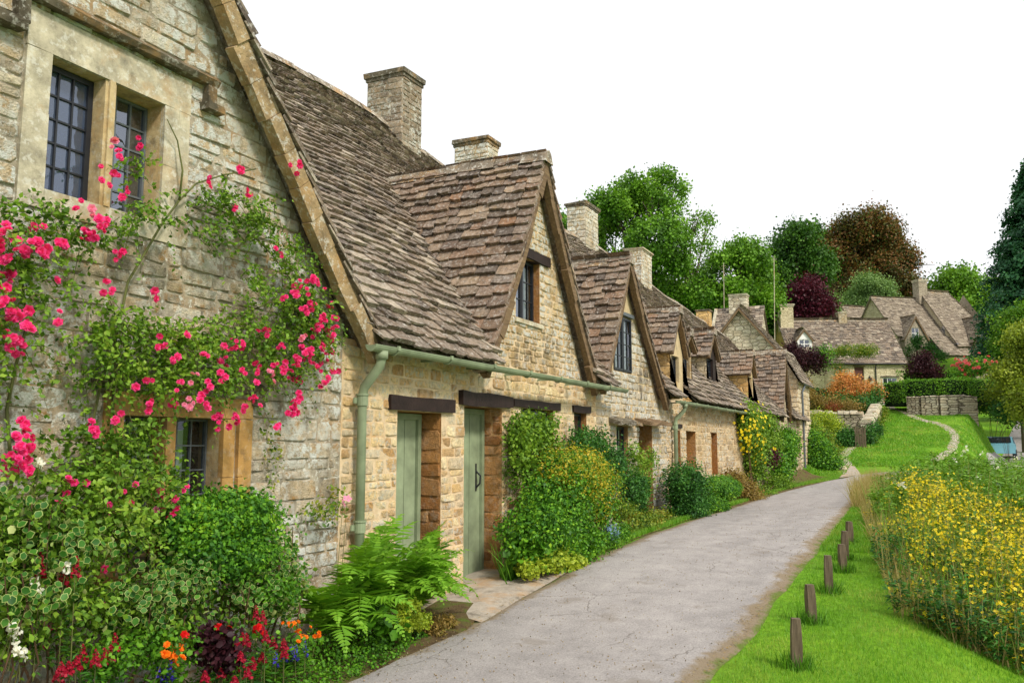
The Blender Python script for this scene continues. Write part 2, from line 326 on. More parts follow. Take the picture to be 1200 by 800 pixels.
G('yellowf',[(.85,.68,.01),(.90,.78,.03),(.80,.55,.01),(.92,.84,.06)]); G('lbluef',[(.25,.42,.75),(.4,.55,.8)]); G('redrhodo',[(.62,.08,.10),(.78,.25,.26)])
# ---------------------------------------------------------------- building helpers
def front(Y=4.6): return lambda u,z,d=0.: (u,Y-d,z)
def side(X): return lambda u,z,d=0.: (X-d,u,z)          # wall facing -X, u runs along Y
def interval_sub(iv,ex):
    out=[iv]
    for a,b in ex:
        nx=[]
        for p,q in out:
            if b<=p or a>=q: nx.append((p,q)); continue
            if a>p: nx.append((p,a))
            if b<q: nx.append((b,q))
        out=nx
    return out
def stone(mb,fr,u0,u1,z0,z1,d,m=0,r=.15):
    w=u1-u0;h=z1-z0; cx=min(w,h)*r; j=lambda s:rnd.uniform(-s,s)*min(h,.14)
    ring=[(u0+cx+j(.1),z0+j(.07)),(u1-cx+j(.1),z0+j(.07)),(u1+j(.05),z0+cx+j(.1)),(u1+j(.05),z1-cx+j(.1)),(u1-cx+j(.1),z1+j(.07)),(u0+cx+j(.1),z1+j(.07)),(u0+j(.05),z1-cx+j(.1)),(u0+j(.05),z0+cx+j(.1))]
    cu,cz=(u0+u1)/2,(z0+z1)/2; k=.016
    a=rnd.uniform(-.012,.012);b=rnd.uniform(-.012,.012)
    inner=[]
    for u,z in ring:
        du,dz=cu-u,cz-z; L=math.hypot(du,dz)+1e-6; uu,zz=u+du/L*k,z+dz/L*k
        inner.append((uu,zz,d+a*(uu-cu)/max(w,.1)*2+b*(zz-cz)/max(h,.05)))
    vs=[fr(u,z,-.004) for u,z in ring]+[fr(u,z,dd) for u,z,dd in inner]+[fr(cu,cz,d+rnd.uniform(.0,.007))]
    fs=[(i,(i+1)%8,8+(i+1)%8,8+i) for i in range(8)]+[(8+i,8+(i+1)%8,16) for i in range(8)]
    mb.add(vs,fs,m)
def stone_fill(mb,fr,outl,zlo,zhi,excl,ch=(.07,.15),cw=(.12,.4),prot=(.006,.02),gap=.011,m=0):
    br=sorted(set([zlo,zhi]+[z for e in excl for z in (e[2],e[3]) if zlo<z<zhi]))
    cs=[br[0]]
    for a,b in zip(br,br[1:]):
        if b-a<.05: continue
        zs=[];z=cs[-1]
        while z<b-ch[0]*.6: h=rnd.uniform(*ch); zs.append(h); z+=h
        if not zs: zs=[b-cs[-1]]
        s=(b-cs[-1])/sum(zs)
        for h in zs: cs.append(cs[-1]+h*s)
    for z0,z1 in zip(cs,cs[1:]):
        zm=(z0+z1)/2; iv=outl(z1 if z1>2.7 else zm)
        if not iv: continue
        ex=[(e[0],e[1]) for e in excl if e[2]<zm<e[3]]
        for a,b in interval_sub(iv,ex):
            u=a
            while u<b-.04:
                w=rnd.uniform(*cw)*min(1.3,.6+(z1-z0)/ch[1]*.6)
                if b-u-w<cw[0]*.8: w=b-u
                if w>cw[1]*1.9: w*=.5
                if rnd.random()<.1 and (z1-z0)>.11 :
                    zz=z0+(z1-z0)*rnd.uniform(.4,.6)
                    stone(mb,fr,u+gap/2,u+w-gap/2,z0+gap/2,zz-gap/2,rnd.uniform(*prot),m); stone(mb,fr,u+gap/2,u+w-gap/2,zz+gap/2,z1-gap/2,rnd.uniform(*prot),m)
                else: stone(mb,fr,u+gap/2,u+w-gap/2,z0+gap/2,z1-gap/2,rnd.uniform(*prot),m)
                u+=w
def panel(mb,fr,outline,holes,rd=.2,m=0,mr=None):
    V=[Vector(p) for p in outline]; E=[(i,(i+1)%len(V)) for i in range(len(V))]
    for a,b,c,d in holes:
        n=len(V); V+=[Vector(p) for p in ((a,c),(b,c),(b,d),(a,d))]; E+=[(n,n+1),(n+1,n+2),(n+2,n+3),(n+3,n)]
    vo,eo,fo,_,_,_=delaunay_2d_cdt(V,E,[],0,1e-5)
    def inside(x,y):
        c=False;n=len(outline)
        for i in range(n):
            (x1,y1),(x2,y2)=outline[i],outline[(i+1)%n]
            if (y1>y)!=(y2>y) and x<(x2-x1)*(y-y1)/(y2-y1)+x1: c=not c
        return c
    fs=[]
    for f in fo:
        cx=sum(vo[i].x for i in f)/len(f); cy=sum(vo[i].y for i in f)/len(f)
        if inside(cx,cy) and not any(a<cx<b and c<cy<d for a,b,c,d in holes): fs.append(tuple(f))
    mb.add([fr(p.x,p.y,0) for p in vo],fs,m)
    for i,(a,b,c,d) in enumerate(holes):
        r=rd[i] if isinstance(rd,(list,tuple)) else rd
        k=m if mr is None else mr
        for p,q in (((a,c),(b,c)),((b,c),(b,d)),((b,d),(a,d)),((a,d),(a,c))):
            mb.quad(fr(*p,0),fr(*q,0),fr(*q,-r),fr(*p,-r),k)
def fbox(mb,fr,u0,u1,z0,z1,d0,d1,m=0,j=0.):
    p=[fr(u0,z0,d1),fr(u1,z0,d1),fr(u1,z0,d0),fr(u0,z0,d0),fr(u0,z1,d1),fr(u1,z1,d1),fr(u1,z1,d0),fr(u0,z1,d0)]
    if j: p=[tuple(c+rnd.uniform(-j,j) for c in q) for q in p]
    mb.hexa(p,m)
def window(par,fr,u0,u1,z0,z1,dep,nc,nr,fm,gm,fw=.03,bw=.012,curtain=None,name='window',bm=None,label=None):
    b=MB(); d0,d1=-dep,-dep+.035
    fbox(b,fr,u0,u0+fw,z0,z1,d0,d1); fbox(b,fr,u1-fw,u1,z0,z1,d0,d1); fbox(b,fr,u0+fw,u1-fw,z0,z0+fw,d0,d1); fbox(b,fr,u0+fw,u1-fw,z1-fw,z1,d0,d1)
    w=b.build(name,fm,par)
    if label: w['label']=label
    if nc*nr>1:
        c=MB()
        for i in range(1,nc):
            u=u0+fw+(u1-u0-2*fw)*i/nc; fbox(c,fr,u-bw/2,u+bw/2,z0+fw,z1-fw,d0+.006,d1-.006)
        for i in range(1,nr):
            z=z0+fw+(z1-z0-2*fw)*i/nr; fbox(c,fr,u0+fw,u1-fw,z-bw/2,z+bw/2,d0+.008,d1-.008)
        c.build('glazing_bars',bm or fm,w)
    p=MB(); p.quad(fr(u0+fw,z0+fw,d0+.015),fr(u1-fw,z0+fw,d0+.015),fr(u1-fw,z1-fw,d0+.015),fr(u0+fw,z1-fw,d0+.015)); p.build('pane',gm,w)
    if curtain:
        c=MB(); a,e,zz0,zz1=curtain; n=26
        for i in range(n):
            ua=a+(e-a)*i/n; ub=a+(e-a)*(i+1)/n; da=-dep-.05+.014*math.sin(i*1.3); db=-dep-.05+.014*math.sin((i+1)*1.3)
            c.quad(fr(ua,zz0,da),fr(ub,zz0,db),fr(ub,zz1,db),fr(ua,zz1,da))
        c.build('curtain',M['curtain'],w,smooth=True)
    return w
def slates(mb,O,U,V,L,rng,e0=.19,e1=.11,w0=.2,w1=.38,th=.02,m=0,N=None):
    O,U,V=Vector(O),Vector(U).normalized(),Vector(V).normalized()
    if N is None:
        N=U.cross(V).normalized()
        if N.z<0: N=-N
    v=-.03
    while v<L:
        t=max(0,v/L); e=e0+(e1-e0)*t; r=rng(max(0,min(L,v+e*.5)))
        for a,b in (r if isinstance(r,list) else [r] if r else []):
            u=a-rnd.uniform(0,.1)*(w1)
            while u<b:
                w=rnd.uniform(w0,w1)*(1-.35*t); ue=min(u+w,b+rnd.uniform(-.01,.03)); us=max(u,a-rnd.uniform(0,.03))
                if ue-us>.04:
                    tk=th*rnd.uniform(.7,1.7); vb=v+rnd.uniform(-.026,.026); g_=.006; vt=v+e*1.7; nb=th*1.5+rnd.uniform(0,.012); tl=rnd.uniform(-.016,.016)
                    c0=rnd.uniform(0,.018); c1=rnd.uniform(0,.018)
                    def q(uu,vv,nn): return tuple(O+U*uu+V*vv+N*nn)
                    um=(us+ue)/2+rnd.uniform(-.03,.03)
                    lo=[q(us+g_,vb+c0,nb),q(um,vb-tl*.5,nb-.002),q(ue-g_,vb+tl+c1,nb),q(ue-g_,vt,.0),q(us+g_,vt,.0)]
                    hi=[q(us+g_,vb+c0,nb+tk),q(um,vb-tl*.5,nb+tk+rnd.uniform(0,.005)),q(ue-g_,vb+tl+c1,nb+tk),q(ue-g_,vt,tk*.8),q(us+g_,vt,tk*.8)]
                    mb.add(lo+hi,[(5,6,7,8,9),(4,3,2,1,0),(0,1,6,5),(1,2,7,6),(2,3,8,7),(4,0,5,9)],m)
                u+=w
        v+=e
def verge(mb,p0,p1,y0,y1,th=.13,step=.3,m=0,sag=.0,j=.012):
    """lumpy stone edging that follows a rake from (x,z) p0 up to p1"""
    p0,p1=Vector(p0),Vector(p1); d=p1-p0; L=d.length; n=max(2,int(L/step)); d/=L; nn=Vector((-d.y,d.x)); nn=nn if nn.y>0 else -nn
    for i in range(n):
        a,b=L*i/n,L*(i+1)/n-.004
        def s(t): return p0+d*t-nn*sag*math.sin(math.pi*t/L)
        qa,qb=s(a),s(b); t0=th*rnd.uniform(.8,1.15); dy=rnd.uniform(-j,j)
        P=[(qa-nn*t0),(qb-nn*t0*rnd.uniform(.9,1.1)),qb,qa]
        mb.hexa([(P[0].x,y0+dy,P[0].y),(P[1].x,y0+dy,P[1].y),(P[1].x,y1,P[1].y),(P[0].x,y1,P[0].y),(P[3].x,y0+dy,P[3].y),(P[2].x,y0+dy,P[2].y),(P[2].x,y1,P[2].y),(P[3].x,y1,P[3].y)],m)
def ridge_stones(mb,p0,p1,w=.16,h=.11,step=.38,m=0,cross=None):
    p0,p1=Vector(p0),Vector(p1); d=(p1-p0); L=d.length; d.normalize(); s=cross or d.cross(Vector((0,0,1))).normalized(); n=max(1,int(L/step)); up=Vector((0,0,1))
    for i in range(n):
        a=p0+d*(L*i/n); b=p0+d*(L*(i+1)/n-.012); o=rnd.uniform(-.015,.015); ww=w*rnd.uniform(.9,1.1)
        P=[]
        for q in (a,b):
            P.append([q-s*ww-up*(h*.95)+up*o,q-s*ww*.45+up*(.02+o),q+up*(.06+o),q+s*ww*.45+up*(.02+o),q+s*ww-up*(h*.95)+up*o])
        mb.add([tuple(x) for x in P[0]+P[1]],[(0,1,6,5),(1,2,7,6),(2,3,8,7),(3,4,9,8),(0,4,3,2,1),(5,6,7,8,9)],m)
ZRT=[(-4,7.3),(9,7.3),(11,7.42),(12.7,7.3),(14.5,7.1),(17,7.15),(20,7.25),(23.5,7.42),(26.7,6.94),(31,6.62),(36,6.13),(40,5.9)]
YRT=[(-4,8.6),(24,8.6),(26.7,8.3),(31,8.05),(36,7.6),(40,7.3)]
def smooth(T,x): return (interp(x-1,T)+interp(x,T)*2+interp(x+1,T))/4
def roofwarp(p):
    x,y,z=p; yr,zr=smooth(YRT,x),smooth(ZRT,x)
    t=(y-4.35)/4.25
    y2=4.35+(y-4.35)*(yr-4.35)/4.25
    z2=2.55+(z-2.55)*(zr-2.55)/4.675+.05*noise.noise((x*.6,y*.6,0))*min(1,max(0,t*4))-.10*math.sin(math.pi*max(0,min(1,t)))
    return (x,y2,z2)
def yv(z): return 4.35+(z-2.55)/1.1
SL=math.hypot(4.25,4.675)
def main_roof(par,x0,x1,ridge=True,mats=('slate','ridge'),e0=.18,gaps=()):
    b=MB(); V=Vector((0,4.25,4.675))
    def rng(v,k=.1):
        z=2.5+4.675*v/SL; ex=[]
        for xl,xa,xr,zl,za in gaps:
            if xa is None:
                if z<za: ex.append((xl-x0,xr-x0))
                continue
            if z<za-.1:
                t=(z-zl)/(za-zl); t=max(0,t); ex.append((xl+(xa-xl)*t+k-x0,xr+(xa-xr)*t-k-x0))
        return interval_sub((0,x1-x0),ex)
    slates(b,(x0,4.3,2.5),(1,0,0),V,SL+.02,rng,e0,.095,.16,.34,.028)
    nr=40
    for i in range(nr):
        v0,v1=SL*i/nr,SL*(i+1)/nr
        for a,c in rng((v0+v1)/2,.0):
            P=[(x0+q,4.33+4.27*v/SL,2.5+4.69*v/SL) for q,v in ((a,v0),(c,v0),(c,v1),(a,v1))]; b.quad(*P,0)
    n=max(1,int((x1-x0)/1.5))
    for i in range(n):
        a,c=x0+(x1-x0)*i/n,x0+(x1-x0)*(i+1)/n
        b.quad((a,8.6,7.19),(c,8.6,7.19),(c,12.9,2.5),(a,12.9,2.5),0)
    if ridge:
        k=int((x1-x0)/.42)
        for i in range(k):
            a=x0+(x1-x0)*i/k; c=x0+(x1-x0)*(i+1)/k-.012
            ridge_stones(b,(a,8.6,7.29),(c,8.6,7.29),.15,.1,9,1,Vector((0,1,0)))
    b.warp(roofwarp); return b.build('roof',[M[mats[0]],M[mats[1]]],par)
def gable_roof(par,xl,xa,xr,zl,za,zr,yf,mat='slate_o',e0=.19,e1=.12,over=.16,w=(.2,.36),vm='verge_d',sag=.03,backpad=.25,yback=None,rstone=True,vstep=.35,vth=.12,name='gable_roof'):
    b=MB(); 
    for (xf,zf,sg) in ((xl,zl,-1),(xr,zr,1)):
        d=Vector((xa-xf,0,za-zf)); L=d.length; dn=d/L
        N=Vector((dn.z*sg*1.,0,abs(dn.x))).normalized()
        O=Vector((xf,yf,zf))
        def rng(v):
            z=zf+dn.z*v; return (0,(yback if yback else yv(z)+backpad)-yf)
        slates(b,O,(0,1,0),dn,L,rng,e0,e1,w[0],w[1],.03,0,N)
        zb=yback or yv(za)+.3; zc=yback or yv(zf)+.3
        for i in range(12):
            t0,t1=i/12,(i+1)/12; q0,q1=O+d*t0-N*.015,O+d*t1-N*.015; b.quad(tuple(q0),tuple(q1),(q1.x,zc+(zb-zc)*t1,q1.z),(q0.x,zc+(zb-zc)*t0,q0.z),0)
        verge(b,(xf-sg*-.0,zf-.01),(xa,za-.01),yf+.01,yf+.1,vth,vstep,1,sag*0)
    if rstone: ridge_stones(b,(xa,yf-.03,za+.04),(xa,(yback or yv(za))+.15,za+.04),.13,.12,.36,2)
    def wf(p):
        x,y,z=p; t=max(0,min(1,(z-min(zl,zr))/(za-min(zl,zr)))); s=sag*math.sin(math.pi*t)
        k=1 if x>xa else -1
        return (x-k*s*.9+.0,y,z-s*.6+.02*noise.noise((x*1.3,y*1.3,z)))
    b.warp(wf)
    return b.build(name,[M[mat],M[vm],M['ridge']],par)
def chimney(par,x0,x1,y0,y1,z0,z1,mat='pale',stones=None,cap='hood',ch=.14,co=.05,label=None,taper=0.):
    b=MB()
    b.box((x0,y0,z0),(x1,y1,z1-ch),0)
    if stones:
        for fr,u0,u1 in ((lambda u,z,d=0.:(u,y0-d,z),x0,x1),(lambda u,z,d=0.:(x0-d,u,z),y0,y1)):
            stone_fill(b,fr,lambda z:(u0,u1),z0,z1-ch,[],(.08,.14),(.14,.34),(.006,.016),.01,1)
    o=b.build('chimney',[M[mat],M[stones] if stones else M[mat]],par)
    c=MB(); n=3
    c.box((x0-co*.5,y0-co*.5,z1-ch),(x1+co*.5,y1+co*.5,z1-ch*.55),0,.006); c.box((x0-co,y0-co,z1-ch*.55+.002),(x1+co,y1+co,z1),0,.014)
    c.build('chimney_cap',M[cap],o)
    if label: o['label']=label
    return o
def gutter(par,x0,x1,y,z,r=.055,mat='sage',name='gutter'):
    b=MB(); n=8; N_=max(2,int((x1-x0)/.9)); pr=[(math.cos(math.pi+math.pi*i/n),math.sin(math.pi+math.pi*i/n)) for i in range(n+1)]
    for rr,fl in ((r,0),(r*.86,1)):
        for k in range(N_):
            xa,xb=x0+(x1-x0)*k/N_,x0+(x1-x0)*(k+1)/N_
            za=z+.006*math.sin(xa*2.1); zb=z+.006*math.sin(xb*2.1)
            for i in range(n):
                (c0,s0),(c1,s1)=pr[i],pr[i+1]
                b.quad((xa,y+c0*rr,za+s0*rr),(xb,y+c0*rr,zb+s0*rr),(xb,y+c1*rr,zb+s1*rr),(xa,y+c1*rr,za+s1*rr))
    for s in (-1,1): b.box((x0,y+s*r*.93-.006,z-.004),(x1,y+s*r*.93+.006,z+.006))
    for xe in (x0,x1): b.add([(xe,y,z)]+[(xe,y+c*r,z+s*r) for c,s in pr],[(0,i+1,i+2) for i in range(n)])
    o=b.build(name,M[mat],par)
    k=x0+.35
    while k<x1:
        c=MB(); pts=[(k,y+math.cos(math.pi+math.pi*i/n)*(r+.006),z+math.sin(math.pi+math.pi*i/n)*(r+.006)) for i in range(n+1)]
        c.tube(pts,.008,5); c.box((k-.02,y-r-.012,z-.02),(k+.02,y-r+.004,z+.02)); c.box((k-.012,y+r-.004,z-.03),(k+.012,4.6,z-.005)); c.build('gutter_bracket',M[mat],o); k+=.95
    return o
def downpipe(par,x,zt,zb,r=.042,mat='sage',ym=4.5,yt=4.37,clips=(2.02,),kink=.12):
    b=MB(); b.tube([(x,yt,zt),(x,yt,zt-.06),(x-.0,yt+.02,zt-.13),(x,ym-.02,zt-.13-kink*1.3),(x,ym,zt-.2-kink*1.4),(x,ym,zb)],r,14)
    b.tube([(x,yt,zt+.0),(x,yt,zt-.07)],r*1.3,14)
    o=b.build('downpipe',M[mat],par,smooth=True)
    for z in clips:
        c=MB(); c.tube([(x,ym,z-.045),(x,ym,z+.045)],r*1.22,14); c.tube([(x,ym,z+.045),(x,ym,z+.06)],r*1.4,14); c.box((x-r-.045,ym+.02,z-.025),(x+r+.045,ym+.035,z+.025)); c.build('pipe_bracket',M[mat],o)
    return o
def lintel(par,u0,u1,z0,z1,d=.035,mat='timber',j=.006,fr=None,name='lintel'):
    b=MB(); fr=fr or front(); n=4
    for i in range(n):
        a,c=u0+(u1-u0)*i/n,u0+(u1-u0)*(i+1)/n
    P=[];
    for i in range(n+1):
        u=u0+(u1-u0)*i/n; o=rnd.uniform(-j,j)
        P+= [fr(u,z0+rnd.uniform(-j,j),-.12),fr(u,z0+rnd.uniform(-j,j),d+o),fr(u,z1+rnd.uniform(-j,j),d+o),fr(u,z1,-.12)]
    F=[]
    for i in range(n):
        for k in range(4): F.append((i*4+k,i*4+(k+1)%4,i*4+4+(k+1)%4,i*4+4+k))
    F+=[(3,2,1,0),(n*4,n*4+1,n*4+2,n*4+3)]
    b.add(P,F); return b.build(name,M[mat],par)
def plank_door(par,u0,u1,z0,z1,dep,fr=None,frame=.06,boards=4,handle=True,mat='sage',fmat='sage_d',hside=1):
    fr=fr or front(); b=MB()
    w=(u1-u0-2*frame)/boards
    fbox(b,fr,u0+frame,u1-frame,z0+.05,z1-frame,-dep-.05,-dep-.012)
    for i in range(boards): fbox(b,fr,u0+frame+w*i+.006,u0+frame+w*(i+1)-.006,z0+.05,z1-frame,-dep-.012,-dep+.004+rnd.uniform(-.001,.001))
    d=b.build('door',M[mat],par)
    f=MB()
    fbox(f,fr,u0,u0+frame,z0,z1,-dep-.06,-dep+.035); fbox(f,fr,u1-frame,u1,z0,z1,-dep-.06,-dep+.035); fbox(f,fr,u0+frame,u1-frame,z1-frame,z1,-dep-.06,-dep+.035); fbox(f,fr,u0+frame,u1-frame,z0,z0+.05,-dep-.06,-dep+.05)
    f.build('door_frame',M[fmat],d)
    if handle:
        h=MB(); uh=u1-frame-.1 if hside>0 else u0+frame+.1; zh=z0+1.14
        fbox(h,fr,uh-.014,uh+.014,zh-.15,zh+.17,-dep+.003,-dep+.010)
        h.tube([fr(uh,zh-.11,-dep+.01),fr(uh,zh-.06,-dep+.06),fr(uh,zh+.03,-dep+.065),fr(uh,zh+.08,-dep+.01)],.011,8)
        h.build('door_handle',M['iron'],d)
    return d
# ================================================================= COTTAGES OF THE ROW
GR='stone cottages of the row'
# ---- near gabled cottage
cA=thing('stone_cottage','near gabled stone cottage smothered in pink climbing roses at the left edge','cottage',(3.3,4.6,0),GR)
fr=front()
slopeA=1.235
outA=[(.6,-.3),(6.05,-.3),(6.05,2.68),(3.35,6.01),(.6,2.6)]
holesA=[(3.16,4.0,3.1,3.92),(3.80,4.14,.9,1.8),(4.24,4.66,.9,1.8)]
surA=[(3.0,4.22,2.98,4.16),(3.66,4.95,.8,1.95)]
b=MB(); panel(b,fr,outA,[(3.16,4.0,3.1,3.92),(3.80,4.66,.9,1.8)],.22,0,2)
stone_fill(b,fr,lambda z:(.7,min(6.04,6.05-(z-2.68)/slopeA)) if z<5.8 else None,-.1,5.8,surA,(.06,.18),(.1,.4),(.0,.018),.010,1)
b.quad((.6,4.6,-.3),(.6,12.8,-.3),(.6,12.8,2.6),(.6,4.6,2.6),0)
wA=b.build('wall',[M['mortar_g'],M['grey'],M['buff']],cA)
# upper window: dressed surround, mullion, hood mould with label stops
s=MB()
for (u0,u1,z0,z1) in ((3.0,3.16,2.98,3.55),(3.0,3.16,3.553,3.92),(4.0,4.12,3.1,3.5),(4.0,4.12,3.503,3.92),(3.0,3.58,3.923,4.16),(3.583,4.22,3.923,4.16),(3.163,4.24,2.97,3.098),(4.123,4.22,3.1,3.6),(4.123,4.22,3.603,3.92)):
    fbox(s,fr,u0,u1,z0,z1,-.02,.022,0,.003)
surr=s.build('window_surround',[M['dress']],cA,)
s=MB(); fbox(s,fr,3.535,3.615,3.1,3.92,-.2,.012,0); fbox(s,fr,3.555,3.595,3.1,3.92,.012,.03,0); s.build('mullion',M['buff'],surr)
s=MB(); pr=[(.0,.0),(.075,.0),(.095,.035),(.06,.07),(0,.085)]
def mould(s,u0,u1,zb,fr,m=0,j=.005,n=8):
    P=[]
    for i in range(n+1):
        u=u0+(u1-u0)*i/n; P+=[fr(u,zb+z+rnd.uniform(-j,j),d+rnd.uniform(-j,j)*(d>0)) for d,z in pr]
    F=[]
    for i in range(n):
        for k in range(5): F.append((i*5+k,i*5+(k+1)%5,i*5+5+(k+1)%5,i*5+5+k))
    F+=[tuple(range(4,-1,-1)),tuple(n*5+k for k in range(5))]; s.add(P,F,m)
mould(s,2.98,4.42,4.19,fr); fbox(s,fr,4.33,4.41,4.06,4.19,0,.07,0,.006); fbox(s,fr,4.31,4.47,4.0,4.058,0,.1,0,.006); fbox(s,fr,2.90,2.979,4.02,4.19,0,.07,0,.006); fbox(s,fr,2.72,2.95,3.96,4.018,0,.1,0,.006)
s.build('hood_mould',M['hood'],cA)
window(cA,fr,3.165,3.532,3.105,3.915,.13,3,5,M['iron'],M['glass_b'],.035,.012,label='blue black iron casement')
window(cA,fr,3.618,3.995,3.105,3.915,.18,3,5,M['lead'],M['glass'],.016,.012,label='leaded light with grey cames')
# lower window
s=MB()
for (u0,u1,z0,z1) in ((3.66,3.80,.8,1.3),(3.66,3.80,1.303,1.8),(4.66,4.77,.8,1.38),(4.66,4.77,1.383,1.8),(4.80,4.86,.8,1.38),(4.80,4.86,1.383,1.8),(4.86,4.95,.8,1.8),(3.66,4.25,1.803,1.95),(4.253,4.95,1.803,1.95),(3.66,4.95,.76,.797)):
    fbox(s,fr,u0,u1,z0,z1,-.02,.02 if u0!=4.80 else .035,0,.003)
su=s.build('window_surround',M['ochre'],cA)
s=MB(); fbox(s,fr,4.15,4.23,.9,1.8,-.2,.012,0); s.build('mullion',M['ochre'],su)
s=MB(); mould(s,3.55,5.02,1.99,fr,0,.01); fbox(s,fr,4.93,5.02,1.9,1.985,0,.07,0,.008); s.build('hood_mould',M['hood'],cA)
window(cA,fr,3.805,4.145,.905,1.795,.17,2,5,M['lead'],M['glass_c'],.014,.011,curtain=(3.83,4.14,.9,1.7))
window(cA,fr,4.235,4.655,.905,1.795,.17,3,5,M['lead'],M['glass_c'],.014,.011,curtain=(4.24,4.5,.9,1.72))
gable_roof(cA,.25,3.35,6.35,2.45,6.17,2.42,4.36,'slate',.18,.11,vm='verge',sag=.05,vth=.17,vstep=.28,backpad=.3)
main_roof(cA,-1.5,6.0,gaps=[(.25,3.35,6.35,2.45,6.17)])
b=MB(); b.quad((-1.5,12.8,-.3),(6.05,12.8,-.3),(6.05,12.8,2.7),(-1.5,12.8,2.7)); b.quad((-1.5,4.7,-.3),(-1.5,12.8,-.3),(-1.5,8.6,7.1),(-1.5,4.7,2.6)); b.build('back_wall',M['mid'],cA)
# plant pot behind the pane
b=MB(); b.tube([(3.76,4.85,3.11),(3.76,4.85,3.2)],[.04,.055],12); o=b.build('flowerpot',simple_mat('terracotta',(.35,.12,.05)),None,base=(3.76,4.85,3.11)); tag(o,'terracotta flowerpot on the sill inside the leaded upper window','flowerpot')
b=MB(); b.box((3.0,4.84,3.02),(4.1,5.2,3.1)); b.build('inner_sill',M['dress'],cA)
# ---- second cottage (two sage doors, big dormer gable)
cB=thing('stone_cottage','honey stone cottage with two sage green doors under dark timber lintels and tall dormer gable','cottage',(9.2,4.6,0),GR)
outB=[(6.05,-.3),(12.4,-.3),(12.4,2.55),(11.85,2.55),(10.12,5.25),(8.66,2.55),(6.05,2.55)]
hB=[(6.93,7.76,.05,1.94),(8.25,9.18,.05,2.04),(9.72,10.75,1.1,2.07),(11.5,12.0,1.35,2.07),(9.56,10.3,3.2,4.02)]
b=MB(); panel(b,fr,outB,hB,[.42,.42,.25,.25,.25],0,2)
def outlB(z):
    if z<2.55: return (6.06,12.4)
    if z>5.0: return None
    return (8.66+(z-2.55)*.541,11.85-(z-2.55)*.641)
exB=[h for h in hB]+[(6.77,7.99,1.94,2.09),(8.12,9.38,2.04,2.2),(9.46,10.94,2.07,2.18),(11.42,12.14,2.07,2.18),(9.46,10.56,4.02,4.15)]
stone_fill(b,fr,outlB,-.05,2.5,exB,(.06,.15),(.09,.34),(.001,.015),.010,1)
stone_fill(b,fr,lambda z:outlB(z) ,2.56,5.0,exB,(.07,.13),(.12,.32),(.005,.018),.012,3)
for xr_,zt in ((7.76,1.94),(9.18,2.04)):
    stone_fill(b,lambda u,z,d=0.,X=xr_:(X-d,4.6+u,z),lambda z:(.0,.27),.05,zt,[],(.12,.24),(.13,.27),(.004,.012),.012,4)
b.build('wall',[M['mortar'],M['honey'],M['reveal'],stone_mat('dormer_stone',[(.38,.27,.13),(.56,.44,.26),(.46,.34,.18),(.62,.50,.32)],.9,.6,(.66,.66,.6),.25),M['reveal']],cB)
plank_door(cB,6.93,7.70,.08,1.93,.24,boards=3,handle=False); plank_door(cB,8.25,9.16,.08,2.03,.26,boards=3)
lintel(cB,6.77,7.99,1.945,2.085,.04); lintel(cB,8.12,9.38,2.045,2.195,.05,j=.014); lintel(cB,9.46,10.94,2.075,2.175,.035); lintel(cB,11.42,12.14,2.075,2.175,.03); lintel(cB,9.46,10.58,4.02,4.15,.04)
window(cB,fr,9.74,10.22,1.12,2.06,.12,2,3,M['iron'],M['glass'],.03,.016); window(cB,fr,10.24,10.73,1.12,2.06,.12,2,3,M['iron'],M['glass'],.03,.016)
window(cB,fr,11.51,11.99,1.36,2.06,.12,1,2,M['iron'],M['glass'],.03,.016)
window(cB,fr,9.57,9.91,3.21,4.01,.12,1,3,M['iron'],M['glass'],.022,.014); window(cB,fr,9.93,10.29,3.21,4.01,.12,2,3,M['iron'],M['glass_c'],.03,.014,curtain=(10.05,10.29,3.2,3.95))
b=MB(); fbox(b,fr,9.5,10.36,3.14,3.198,-.1,.04,0,.004); b.build('window_sill',M['dress'],cB)
gable_roof(cB,8.42,10.12,12.08,2.42,5.42,2.42,4.4,'slate_o',.2,.12,sag=.06,vth=.12,vstep=.5)
main_roof(cB,6.0,12.4,gaps=[(.25,3.35,6.35,2.45,6.17),(8.42,10.12,12.08,2.42,5.42),(12.32,13.72,15.95,2.4,4.74)])
b=MB(); b.quad((6.05,12.8,-.3),(12.4,12.8,-.3),(12.4,12.8,2.7),(6.05,12.8,2.7)); b.build('back_wall',M['mid'],cB)
gutter(cB,6.05,12.95,4.3,2.47); downpipe(cB,6.22,2.43,-.02,clips=(2.0,.9),kink=.14,yt=4.3)
chimney(cB,12.36,13.0,8.2,8.97,6.6,8.36,'mortar_g','smoky',co=.05,ch=.15,label='tall weathered chimney')
b=MB(); b.box((8.1,4.1,-.1),(9.4,4.95,.06),0,.02); b.build('doorstep',M['dress'],cB)
